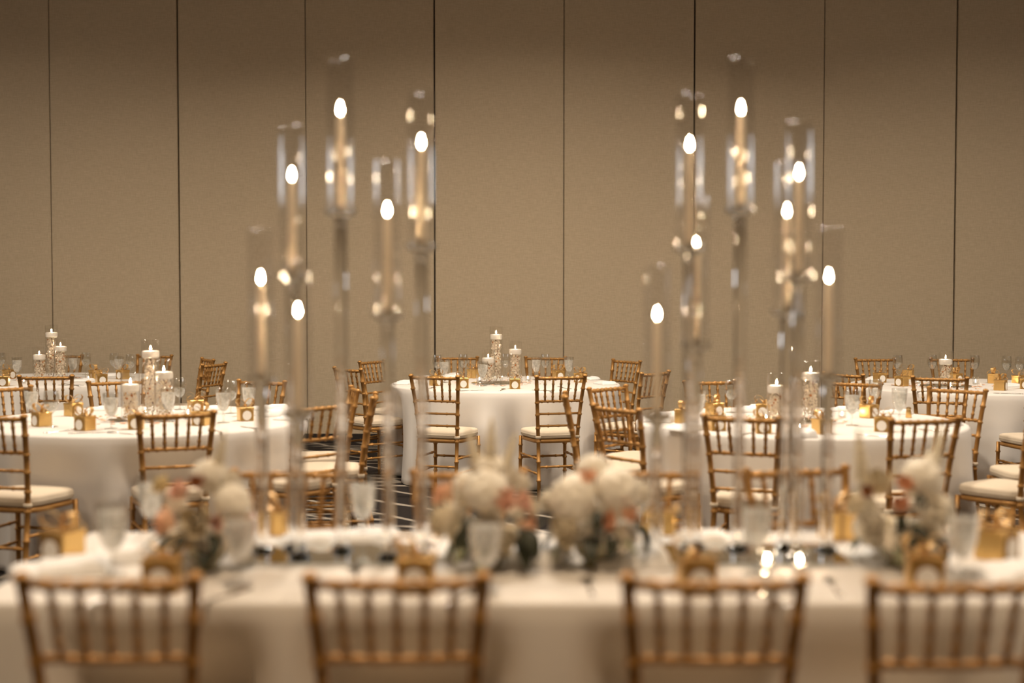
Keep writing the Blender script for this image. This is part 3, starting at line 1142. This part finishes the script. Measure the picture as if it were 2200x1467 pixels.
def blossom_mesh():
    mb = MB(); mb.v.append((0, 0, 0))
    for k in range(5):
        a0 = 2 * pi * k / 5
        w = 0.34 if k % 2 == 0 else 0.46
        o = len(mb.v)
        for rr, sp, z in ((0.012, 0.7, 0.003), (0.022, 1.0, 0.004), (0.031, 0.55, 0.001)):
            for s in (-1, 0, 1):
                a = a0 + s * w * sp
                mb.v.append((rr * cos(a), rr * sin(a), z + (0.003 if s == 0 else 0.0)))
        mb.f += [(0, o, o + 1), (0, o + 1, o + 2)]
        for r in range(2):
            for s in range(2):
                A = o + r * 3 + s
                mb.f.append((A, A + 3, A + 4, A + 1))
    return mb.mesh('blossom', M['orchid_white'])


blossom_me = blossom_mesh()
lip_me = lathe('lip', [(0, 0.013), (0.004, 0.010), (0.007, 0.006), (0.008, 0.003), (0.004, 0.001), (0, 0.0)], M['orchid_throat'], 8)
VASE_ME = {}


def vase_meshes(h):
    if h not in VASE_ME:
        g = shell('glass_cylinder', [(0.0, 0.0), (VR - 0.003, 0.0), (VR, 0.003), (VR, 0.02), (VR, h * 0.5), (VR, h)], 0.0028, M['glass'], 32)
        wl = h - 0.085
        sf = lathe('water_surface', [(0, wl), (VR - 0.0034, wl), (VR - 0.0034, wl - 0.002), (0, wl - 0.002)], M['glass'], 28)
        VASE_ME[h] = (g, sf, wl)
    return VASE_ME[h]


def vase(tab, px, y, h, which, nb, tray=None, seed=0):
    r_ = random.Random(seed)
    p = Vector((x_at(px, y, TOP + 0.01), y, TOP + 0.008))
    g, sf, wl = vase_meshes(h)
    t = empty('cylinder_vase', p)
    link('glass_cylinder', g, t); link('water_surface', sf, t)
    tag(t, '%s clear glass cylinder vase on the %s' % (which, TNAME[tab]), 'vase', 'cylinder vases with floating candles')
    cnd = empty('floating_candle', p + Vector((0, 0, wl + 0.006)))
    link('wax', float_wax, cnd); link('wick', wick_me, cnd, (0, 0, 0.011)); link('flame', flame_small, cnd, (0, 0, 0.0185))
    tag(cnd, 'lit ivory candle floating in the %s vase of the %s' % (which, TNAME[tab]), 'candle', 'floating candles')
    sp = empty('orchid_spray', p)
    tag(sp, 'submerged white orchid spray in the %s vase of the %s' % (which, TNAME[tab]), 'orchid spray', 'orchid sprays in the vases')
    pts = [(0.020 * sin(k * 1.1), 0.020 * cos(k * 1.3), 0.008 + (wl - 0.035) * k / 9) for k in range(10)]
    mb = MB(); tube_mb(mb, pts, 0.003, 6)
    link('stem', mb.mesh('stem', M['stem']), sp)
    for k in range(nb):
        u = (k + 0.6) / nb
        a = k * 2.4 + r_.uniform(-0.4, 0.4)
        z = 0.030 + (wl - 0.075) * u
        rad = 0.026 + r_.uniform(-0.012, 0.009)
        sc = r_.uniform(0.92, 1.06)
        b = link('blossom', blossom_me, sp, (rad * cos(a), rad * sin(a), z), (r_.uniform(-0.2, 0.2), 1.35 + r_.uniform(-0.2, 0.2), a), (sc,) * 3)
        if k % 3 == 0:
            link('lip', lip_me, b)


def mirror_round(tab, px, y):
    o = link('mirror_plate', lathe('mirror_plate', [(0, 0), (0.205, 0.0), (0.21, 0.002), (0.21, 0.005), (0.206, 0.007), (0, 0.007)], M['mirror'], 40), None, (x_at(px, y, TOP), y, TOP))
    tag(o, 'round mirror plate under the vases of the ' + TNAME[tab], 'mirror', 'round mirror plates')


def petals(tab, px, y, n, seed):
    """scattered rose petals: nobody could count them"""
    r_ = random.Random(seed)
    mb = MB()
    cx = x_at(px, y, TOP)
    for k in range(n):
        a = r_.uniform(0, 2 * pi); d = r_.uniform(0.22, 0.42)
        x, yy = cx + d * cos(a), y + d * sin(a) * 0.9
        s = r_.uniform(0.010, 0.018); b = r_.uniform(0, 6)
        pts = [(x, yy, TOP + 0.003)]
        for q in range(7):
            aa = b + 2 * pi * q / 7
            pts.append((x + s * (1.2 * cos(aa)), yy + s * 0.8 * sin(aa), TOP + 0.002 + 0.007 * (0.5 + 0.5 * sin(aa * 2 + b))))
        mb.add(pts, [(0, q + 1, (q + 1) % 7 + 1) for q in range(7)])
    o = link('scattered_petals', mb.mesh('scattered_petals', M['petal_peach']))
    o['kind'] = 'stuff'
    tag(o, 'peach rose petals scattered round the vases of the ' + TNAME[tab], 'petals')


for tab, (tall, mid, short), off in (('T4', (1066, 1107, 1049), 0), ('T2', (325, 353, 281), 0), ('T5', (112, 131, 85), 0), ('T3', (1700, 1741, 1668), 0)):
    yc = TC[tab][1]
    vase(tab, tall, yc + 0.06, 0.47, 'tallest', 34, seed=1 + len(tab) + tall)
    vase(tab, mid, yc - 0.05, 0.35, 'middle', 25, seed=2 + mid)
    vase(tab, short, yc - 0.13, 0.28, 'shortest', 19, seed=3 + short)
    pm = (tall + short) / 2 + 8
    mirror_round(tab, pm, yc - 0.02)
    petals(tab, pm, yc - 0.02, 46, tall)
vase('T6', 2031, TC['T6'][1] - 0.10, 0.28, 'only', 19, seed=99)
mirror_round('T6', 2031, TC['T6'][1] - 0.10)
petals('T6', 2031, TC['T6'][1] - 0.10, 40, 17)

# --- settings on the round tables (pixel of each thing's foot)
for a in ((954, 822), (1037, 829), (1152, 816), (1222, 816)):
    goblet('T4', *a)
for a in ((937, 812), (983, 808), (1086, 808), (1175, 809)):
    wine('T4', *a)
for a in ((995, 833, 6), (1106, 835, 2), (1017, 812, 150), (1200, 815, 20), (937, 828, 40), (1247, 821, -35)):
    favour('T4', *a)
votive('T4', 1134, 817); votive('T4', 1030, 820)
for a in ((870, 824, 70, 0), (1300, 825, -70, 0), (1268, 814, -50, 2), (905, 813, 50, 2), (958, 810, 10, 1)):
    napkin('T4', *a)
for a in ((1014, 839, 'knife', -60), (1078, 838, 'spoon', -10), (1165, 839, 'knife', 50), (1213, 834, 'fork', 30), (905, 836, 'fork', -40)):
    cutlery('T4', *a)

for a in ((239, 921), (68, 905), (362, 906), (480, 908), (535, 893)):
    goblet('T2', *a)
for a in ((111, 917), (386, 880), (496, 888)):
    wine('T2', *a)
for a in ((183, 924, -28), (158, 893, 55), (293, 921, 10), (420, 886, 30), (433, 913, -14), (527, 903, 25), (90, 915, -40)):
    favour('T2', *a)
votive('T2', 313, 889); votive('T2', 404, 893)
for a in ((592, 893, 20, 1, 1.25), (598, 878, 0, 0, 1.2), (640, 900, 60, 0, 1.1), (210, 881, 10, 2), (450, 880, 15, 2), (40, 905, -60, 0)):
    napkin('T2', *a)
for a in ((192, 930, 'knife', -68), (259, 931, 'spoon', 60), (478, 928, 'fork', 35), (560, 921, 'knife', 40), (130, 927, 'fork', -40)):
    cutlery('T2', *a)

for a in ((1830, 914), (1932, 908), (1500, 912)):
    goblet('T3', *a)
for a in ((1571, 886), (1880, 884)):
    wine('T3', *a)
for a in ((1535, 893, 30), (1641, 895, -20), (1540, 924, 8), (1640, 930, -6), (1766, 931, 20), (1897, 926, -25), (1867, 897, 35), (1469, 908, 60)):
    favour('T3', *a)
votive('T3', 1646, 905); votive('T3', 1809, 897); votive('T3', 1720, 926)
for a in ((1615, 884, 0, 1, 1.1), (1420, 905, 70, 1, 1.2), (1462, 924, 40, 0, 1.2), (1805, 882, 10, 2), (1925, 888, -20, 0), (2020, 912, -60, 0, 1.1), (1715, 938, 10, 1)):
    napkin('T3', *a)
for a in ((1590, 936, 'knife', -30), (1875, 936, 'knife', 40), (2000, 925, 'fork', 60)):
    cutlery('T3', *a)

for a in ((1890, 821, 15), (1937, 829, -50), (1951, 814, 150), (2053, 822, 30), (2135, 823, -120), (2149, 838, 55), (2189, 827, 20), (2203, 835, -20)):
    favour('T6', *a)
for a in ((1904, 811), (1996, 811), (2094, 813), (2182, 813), (2204, 816)):
    wine('T6', *a)
votive('T6', 1971, 823); votive('T6', 2096, 825); votive('T6', 2042, 832)
napkin('T6', 1868, 815, 60, 0); napkin('T6', 2165, 830, 20, 2)
cutlery('T6', 1975, 842, 'knife', -50); cutlery('T6', 2168, 846, 'knife', 60); cutlery('T6', 1880, 828, 'fork', -60)

for a in ((8, 829, 10), (20, 813, 60), (205, 814, 140), (218, 824, 30), (264, 814, -30)):
    favour('T5', *a)
goblet('T5', 37, 817); goblet('T5', 157, 811); goblet('T5', 256, 814)
wine('T5', 2, 806); wine('T5', 185, 805); wine('T5', 246, 807); wine('T5', 281, 810)
votive('T5', 51, 823); votive('T5', 190, 818)
napkin('T5', 235, 808, 20, 0); napkin('T5', 175, 819, 0, 2)
cutlery('T5', 158, 827, 'fork', 70); cutlery('T5', 150, 829, 'knife', 70)

# --- settings on the long front table
for a in ((135, 1203, -24), (350, 1268, 4), (895, 1268, -3), (1495, 1270, 5), (1985, 1264, -8), (2140, 1200, 40), (597, 1158, 160), (1420, 1157, 170), (1797, 1156, 190)):
    favour('T1', *a, scale=1.08)
for a in ((243, 1236), (514, 1264), (780, 1164), (1043, 1276), (1625, 1232), (2066, 1254), (325, 1160), (1700, 1166)):
    goblet('T1', *a)
wine('T1', 1370, 1165)
for a in ((275, 1200, 20, 1, 1.3), (400, 1205, -20, 1, 1.2), (980, 1196, 15, 1, 1.2), (1140, 1205, -30, 1, 1.25), (1350, 1212, 10, 1, 1.25), (640, 1168, 5, 0, 1.2), (1480, 1165, 0, 0, 1.2),
          (2190, 1236, 10, 0, 1.3), (1870, 1195, 20, 1), (760, 1160, 0, 2, 1.3), (130, 1228, 20, 0, 1.3)):
    napkin('T1', *a)
for a in ((1266, 1262, 'spoon', 2), (1791, 1262, 'spoon', -3), (765, 1236, 'spoon', 10), (482, 1282, 'knife', -25), (995, 1282, 'knife', -22), (230, 1288, 'fork', -20), (1650, 1284, 'knife', 18), (900, 1160, 'fork', 40)):
    cutlery('T1', *a)
for a in ((970, 1176), (1648, 1222), (1718, 1224), (1590, 1170), (905, 1168)):
    votive('T1', *a)


# ------------------------------------------------------------------ clear candle stands on the long table
CY = 3.76
taper_me = lathe('wax', [(0, 0), (0.0125, 0.0), (0.0125, 0.02), (0.0115, 0.15), (0.0105, 0.268), (0.007, 0.276), (0, 0.275)], M['wax'], 16)
CHIM_H, CHIM_R = 0.435, 0.0375
chim_me = lathe('glass_chimney', [(CHIM_R, 0), (CHIM_R, 0.1), (CHIM_R, 0.3), (CHIM_R, CHIM_H), (CHIM_R - 0.0012, CHIM_H + 0.001), (CHIM_R - 0.0026, CHIM_H), (CHIM_R - 0.0026, 0.3), (CHIM_R - 0.0026, 0.1), (CHIM_R - 0.0026, 0)], M['chimney_glass'], 36, True)
cup_me = lathe('cup', [(0, -0.012), (0.030, -0.012), (0.0425, -0.006), (0.044, 0.0), (0.044, 0.010), (0.041, 0.010), (0.041, 0.0005), (0.0, 0.0005)], M['acrylic'], 28)
socket_me = lathe('socket', [(0, 0.001), (0.017, 0.001), (0.017, 0.018), (0.0132, 0.018), (0.0132, 0.0015), (0, 0.0015)], M['acrylic'], 16)


def candle_stand(name_side, centre_px, items):
    bx = x_at(centre_px, CY, TOP)
    t = empty('candelabra', (bx, CY, TOP))
    tag(t, 'clear acrylic candelabra with tall stems in the %s cluster on long table' % name_side, 'candelabra', 'clear candelabras on the long table')
    link('base', bevel_box('base', 0.56, 0.29, 0.0, 0.012, 0.003, M['mirror']), t)
    for i, (px, fy, dy, word) in enumerate(items):
        y = CY + dy
        depth = y * cos(TH)
        fz = H + (HORIZON - fy) / F * y          # flame middle
        zb = fz - 0.020 - 0.285                     # chimney foot
        x = x_at(px, y, fz)
        lx, ly = x - bx, y - CY
        lz = zb - TOP
        mb = MB(); lathe_mb(mb, [(0, 0.012), (0.030, 0.012), (0.030, 0.020), (0.017, 0.026), (0.0165, lz * 0.33), (0.0165, lz * 0.66), (0.0165, lz - 0.03), (0.022, lz - 0.013), (0, lz - 0.0125)], 24)
        stem_me = mb.mesh('stem', M['acrylic'])
        stem_me.set_sharp_from_angle(angle=radians(25))
        r = link('stem', stem_me, t, (lx, ly, 0))
        link('cup', cup_me, r, (0, 0, lz)); link('socket', socket_me, r, (0, 0, lz))
        ch = link('glass_chimney', chim_me, None, (x, y, zb + 0.001))
        tag(ch, 'clear tube shade round the %s candle of the %s candelabra' % (word, name_side), 'candle shade', 'glass tube shades')
        cn = empty('taper_candle', (x, y, zb + 0.002))
        link('wax', taper_me, cn); link('wick', wick_me, cn, (0, 0, 0.272)); link('flame', flame_big, cn, (0, 0, 0.279))
        tag(cn, 'lit ivory taper, %s candle of the %s candelabra' % (word, name_side), 'candle', 'lit taper candles')


candle_stand('left', 735, [(731, 230, 0.02, 'highest'), (905, 300, -0.05, 'second highest'), (627, 370, 0.06, 'third highest'), (832, 445, -0.08, 'fourth highest'), (560, 590, 0.03, 'second lowest'), (640, 660, -0.07, 'lowest')])
candle_stand('right', 1600, [(1592, 228, 0.05, 'highest'), (1482, 305, -0.03, 'second highest'), (1717, 365, -0.06, 'third highest'), (1691, 447, 0.07, 'fourth highest'), (1496, 520, 0.08, 'fifth highest'), (1412, 668, -0.02, 'lowest'), (1781, 587, 0.03, 'second lowest')])


# ------------------------------------------------------------------ bouquets on the long table
def rose_mesh(name, material, turns=3.2, R=0.034):
    mb = MB(); n = 60; m_ = 5
    for i in range(n + 1):
        u = i / n
        a = u * turns * 2 * pi
        rr = R * (0.10 + 0.90 * u)
        w = 1 + 0.10 * sin(a * 2.6)
        for j in range(m_ + 1):
            v = j / m_
            rad = rr * (0.25 + 0.75 * sin(v * pi * 0.55)) * w
            if u > 0.55 and v > 0.75:
                rad *= 1.0 + 0.22 * (v - 0.75) * 4 * (u - 0.55)
            z = R * (-0.55 + v * (1.55 - 0.55 * u)) + 0.06 * R * sin(a * 2.6 + 1)
            mb.v.append((rad * cos(a), rad * sin(a), z))
    for i in range(n):
        for j in range(m_):
            A = i * (m_ + 1) + j
            mb.f.append((A, A + m_ + 1, A + m_ + 2, A + 1))
    return mb.mesh(name, material)


def cluster_mesh(name, material, R=0.045, seed=1):
    """hydrangea head: one lumpy ball of small florets"""
    r_ = random.Random(seed)
    mb = MB(); n, m_ = 28, 16
    bumps = []
    for k in range(46):
        z = 1 - 2 * (k + 0.5) / 46; a = k * 2.39996
        q = sqrt(1 - z * z); bumps.append((q * cos(a), q * sin(a), z))
    mb.v.append((0, 0, -R * 0.8))
    for j in range(1, m_):
        th = pi - pi * j / m_
        for k in range(n):
            a = 2 * pi * k / n
            d = (sin(th) * cos(a), sin(th) * sin(a), cos(th))
            b = max(d[0] * p[0] + d[1] * p[1] + d[2] * p[2] for p in bumps)
            rr = R * (0.82 + 0.20 * smooth(0.955, 1.0, b))
            mb.v.append((d[0] * rr, d[1] * rr, d[2] * rr * 0.85))
    mb.v.append((0, 0, R * 0.8))
    for k in range(n):
        k2 = (k + 1) % n
        mb.f.append((0, 1 + k2, 1 + k))
        for j in range(m_ - 2):
            A = 1 + j * n
            mb.f.append((A + k, A + k2, A + n + k2, A + n + k))
        mb.f.append((1 + (m_ - 2) * n + k, 1 + (m_ - 2) * n + k2, len(mb.v) - 1))
    return mb.mesh(name, material)


def leaf_mesh(name, material, L=0.085, W=0.024):
    mb = MB(); n = 7
    for i in range(n + 1):
        u = i / n
        w = W * sin(pi * min(1, u * 0.93 + 0.03)) ** 0.8
        z = 0.018 * sin(u * 2.2) - 0.03 * u * u
        mb.v += [(u * L, -w, z + 0.25 * w), (u * L, 0, z), (u * L, w, z + 0.25 * w)]
    for i in range(n):
        A = i * 3
        mb.f += [(A, A + 3, A + 4, A + 1), (A + 1, A + 4, A + 5, A + 2)]
    return mb.mesh(name, material)


def spire_mesh():
    mb = MB(); n = 10; rows = []
    m_ = 16
    for i in range(m_ + 1):
        u = i / m_
        r = 0.020 * (1 - u) ** 0.7 * (1 + 0.45 * sin(i * 2.2)) + 0.002
        rows.append((r, 0.135 * u))
    lathe_mb(mb, [(0, -0.01)] + rows + [(0, 0.140)], n)
    return mb.mesh('flower_spire', M['petal_cream'])


ROSES = {k: rose_mesh('rose', M[m]) for k, m in (('w', 'petal_white'), ('c', 'petal_cream'), ('p', 'petal_peach'), ('k', 'petal_pink'), ('r', 'petal_rust'), ('y', 'petal_yellow'))}
HYD = cluster_mesh('hydrangea', M['petal_white'])
LEAF = {'d': leaf_mesh('leaf', M['leaf_dark']), 's': leaf_mesh('leaf', M['leaf_sage'], 0.10, 0.017)}
SPIRE = spire_mesh()
pot_me = lathe('vase', [(0, 0.0), (0.038, 0.0), (0.042, 0.004), (0.030, 0.010), (0.028, 0.016), (0.046, 0.030), (0.056, 0.052), (0.055, 0.070), (0.058, 0.077), (0.054, 0.077), (0.050, 0.066), (0, 0.064)], M['vase_ceramic'], 28)


def bouquet(px, py, label, blooms, leaves, spires=()):
    """blooms: (kind, dx, dz, dy, size) from the middle of the flower mass, metres; facing outwards"""
    p = spot('T1', px, py)
    t = empty('flower_arrangement', p)
    t.scale = (1.02, 1.0, 1.04)
    tag(t, label, 'flower arrangement', 'low bouquets on the long table')
    link('vase', pot_me, t)
    cz = 0.140
    r_ = random.Random(int(px))
    for k in range(9):
        a = 2 * pi * k / 9 + 0.2
        blooms = blooms + [(r_.choice('wcwhc'), 0.088 * cos(a), -0.050 + r_.uniform(-0.012, 0.012), 0.080 * sin(a), r_.uniform(0.85, 1.05))]
    for kind, dx, dz, dy, sc in blooms:
        d = Vector((dx, dy, dz * 0.9 + 0.02)).normalized()
        q = d.to_track_quat('Z', 'Y').to_euler()
        me = HYD if kind == 'h' else ROSES[kind]
        link('hydrangea' if kind == 'h' else 'rose', me, t, (dx, dy, cz + dz), q, (sc,) * 3)
    for kind, dx, dz, dy, ang, sc in leaves:
        o = link('leaf', LEAF[kind], t, (dx, dy, cz + dz), (radians(rnd.uniform(-25, 25)), radians(ang), atan2(dy, dx)), (sc,) * 3)
    for dx, dz, dy, tx, ty, sc in spires:
        link('flower_spire', SPIRE, t, (dx, dy, cz + dz), (tx, ty, 0), (sc,) * 3)


def auto_back(seed, n):
    """blooms that close the far side and middle of the mass"""
    r_ = random.Random(seed); out = []
    for k in range(n):
        a = r_.uniform(0.1, 0.9) * pi
        out.append((r_.choice('wwwch'), 0.085 * cos(a), r_.uniform(-0.02, 0.08), 0.075 * sin(a), r_.uniform(0.95, 1.2)))
    return out


def skirt_leaves(seed, n, dark=0.5):
    r_ = random.Random(seed); out = []
    for k in range(n):
        a = 2 * pi * k / n + r_.uniform(-0.3, 0.3)
        out.append(('d' if r_.random() < dark else 's', 0.065 * cos(a), -0.055 + r_.uniform(-0.01, 0.03), 0.065 * sin(a), r_.uniform(5, 40), r_.uniform(0.85, 1.15)))
    return out


bouquet(445, 1222, 'leftmost bouquet of white and peach roses with butter-yellow buds',
        [('c', -0.005, 0.005, -0.10, 1.35), ('h', 0.085, 0.045, -0.06, 1.25), ('p', 0.105, -0.025, -0.07, 1.25), ('p', -0.095, -0.005, -0.05, 1.1), ('k', -0.055, 0.075, -0.055, 1.0), ('r', -0.012, 0.098, -0.06, 0.65),
         ('k', 0.045, 0.0, -0.095, 0.7), ('h', 0.01, 0.11, 0.0, 1.2), ('y', -0.115, 0.085, -0.02, 0.85), ('w', 0.02, -0.055, -0.085, 1.0), ('w', -0.08, 0.03, 0.03, 1.2), ('w', 0.06, 0.09, 0.02, 1.1)] + auto_back(1, 6),
        [('d', -0.05, -0.03, -0.09, 20, 1.0), ('d', -0.035, -0.02, -0.10, 40, 0.9), ('d', 0.035, -0.03, -0.095, 40, 0.8)] + skirt_leaves(21, 9, 0.6), [(0.03, 0.13, 0.0, 0.2, 0.25, 0.8)])
bouquet(1052, 1220, 'bouquet left of centre with white spires and pink roses',
        [('h', -0.005, 0.075, -0.06, 1.45), ('c', -0.115, 0.0, -0.05, 1.45), ('p', -0.12, 0.062, -0.03, 1.0), ('k', 0.035, 0.055, -0.095, 1.05), ('k', 0.085, 0.045, -0.07, 0.85), ('p', 0.10, -0.02, -0.06, 0.85),
         ('c', 0.105, 0.025, -0.03, 0.9), ('w', 0.0, -0.01, -0.10, 1.3), ('h', 0.0, 0.125, 0.0, 1.1), ('w', -0.06, 0.05, -0.04, 1.2), ('w', 0.05, 0.1, 0.02, 1.1), ('w', -0.03, -0.06, -0.08, 1.0)] + auto_back(2, 6),
        [('d', -0.06, -0.01, -0.085, 75, 1.1), ('d', -0.05, 0.02, -0.085, 80, 1.0), ('d', 0.08, -0.02, -0.075, 40, 1.1), ('d', 0.07, -0.05, -0.08, 50, 1.0), ('d', 0.095, -0.04, -0.05, 60, 0.9)] + skirt_leaves(22, 8, 0.7),
        [(0.0, 0.13, 0.0, 0.1, 0.05, 1.0), (-0.03, 0.12, 0.0, 0.0, -0.25, 0.9), (0.04, 0.12, 0.01, 0.0, 0.3, 0.8)])
bouquet(1276, 1216, 'bouquet right of centre with large white hydrangeas and small peach buds',
        [('h', -0.06, 0.055, -0.07, 1.55), ('h', 0.06, 0.075, -0.06, 1.5), ('c', -0.075, -0.02, -0.085, 1.4), ('p', -0.025, 0.105, -0.07, 0.8), ('p', 0.025, 0.0, -0.105, 0.75), ('p', 0.08, 0.02, -0.085, 0.9), ('k', 0.075, 0.065, -0.10, 0.55),
         ('w', 0.04, -0.055, -0.09, 1.0), ('w', 0.125, 0.06, -0.03, 1.0), ('w', -0.12, 0.04, -0.03, 1.1), ('h', 0.0, 0.12, 0.02, 1.1)] + auto_back(3, 6),
        [('d', 0.0, 0.03, -0.11, 50, 0.7), ('d', 0.03, -0.025, -0.105, 70, 0.9), ('d', 0.10, -0.01, -0.06, 60, 1.2), ('d', 0.115, 0.0, -0.05, 40, 1.1), ('s', -0.11, 0.0, -0.05, 30, 1.0)] + skirt_leaves(23, 8, 0.6))
bouquet(1932, 1215, 'rightmost bouquet of cream roses with dark leaves and green spires',
        [('c', -0.07, 0.085, -0.06, 1.35), ('h', 0.045, 0.105, -0.05, 1.35), ('w', 0.045, 0.02, -0.10, 1.35), ('h', 0.09, 0.025, -0.06, 1.0), ('p', -0.012, 0.09, -0.085, 0.8), ('p', -0.028, 0.04, -0.095, 0.75), ('r', -0.105, 0.07, -0.07, 0.6),
         ('w', -0.09, -0.01, -0.075, 1.3), ('w', 0.09, 0.145, 0.0, 0.85), ('c', -0.12, 0.03, -0.02, 1.0), ('w', -0.02, -0.04, -0.09, 1.0)] + auto_back(4, 6),
        [('d', 0.01, -0.01, -0.105, 60, 1.1), ('d', 0.0, -0.04, -0.10, 30, 1.0), ('d', 0.05, -0.045, -0.095, 30, 1.0), ('d', 0.08, -0.05, -0.08, 20, 1.0), ('d', -0.03, 0.02, -0.105, 80, 0.7), ('d', 0.02, 0.07, -0.10, 60, 0.6)] + skirt_leaves(24, 9, 0.75),
        [(-0.11, 0.10, -0.02, 0.1, -0.12, 1.0), (0.09, 0.12, 0.0, 0.0, 0.2, 0.9)])

# salt shaker on the middle right table
ss = empty('salt_shaker', spot('T3', 1952, 897))
link('glass_body', lathe('glass_body', [(0, 0), (0.017, 0), (0.019, 0.004), (0.015, 0.045), (0.014, 0.05), (0, 0.05)], M['gold_foil'], 16), ss)
link('cap', lathe('cap', [(0.0, 0.0505), (0.0145, 0.0505), (0.0155, 0.056), (0.013, 0.064), (0, 0.067)], M['salt_top'], 16), ss)
tag(ss, 'small brass-capped shaker standing behind the front right chair back', 'shaker')

# ------------------------------------------------------------------ labels that single things out
by = {}
for r in REG:
    by.setdefault((r[0], r[1]), []).append(r)
for (kind, tab), rows in by.items():
    rows.sort(key=lambda r: r[2])
    n = len(rows)
    for i, (_, _, px, o, phrase, cat, group) in enumerate(rows):
        if n == 1:
            lab = 'only %s on the %s' % (phrase, TNAME[tab])
        elif i == 0:
            lab = 'leftmost %s on the %s' % (phrase, TNAME[tab])
        elif i == n - 1:
            lab = 'rightmost %s on the %s' % (phrase, TNAME[tab])
        else:
            short = {'box': 'gold favour box', 'goblet': 'iced water goblet', 'wine': 'tall wine glass', 'napkin': 'folded white napkin', 'votive': 'lit glass votive'}.get(kind, 'silver ' + kind)
            lab = '%s %s from the left on the %s' % (ordn[i], short, TNAME[tab])
        tag(o, lab, cat, group)
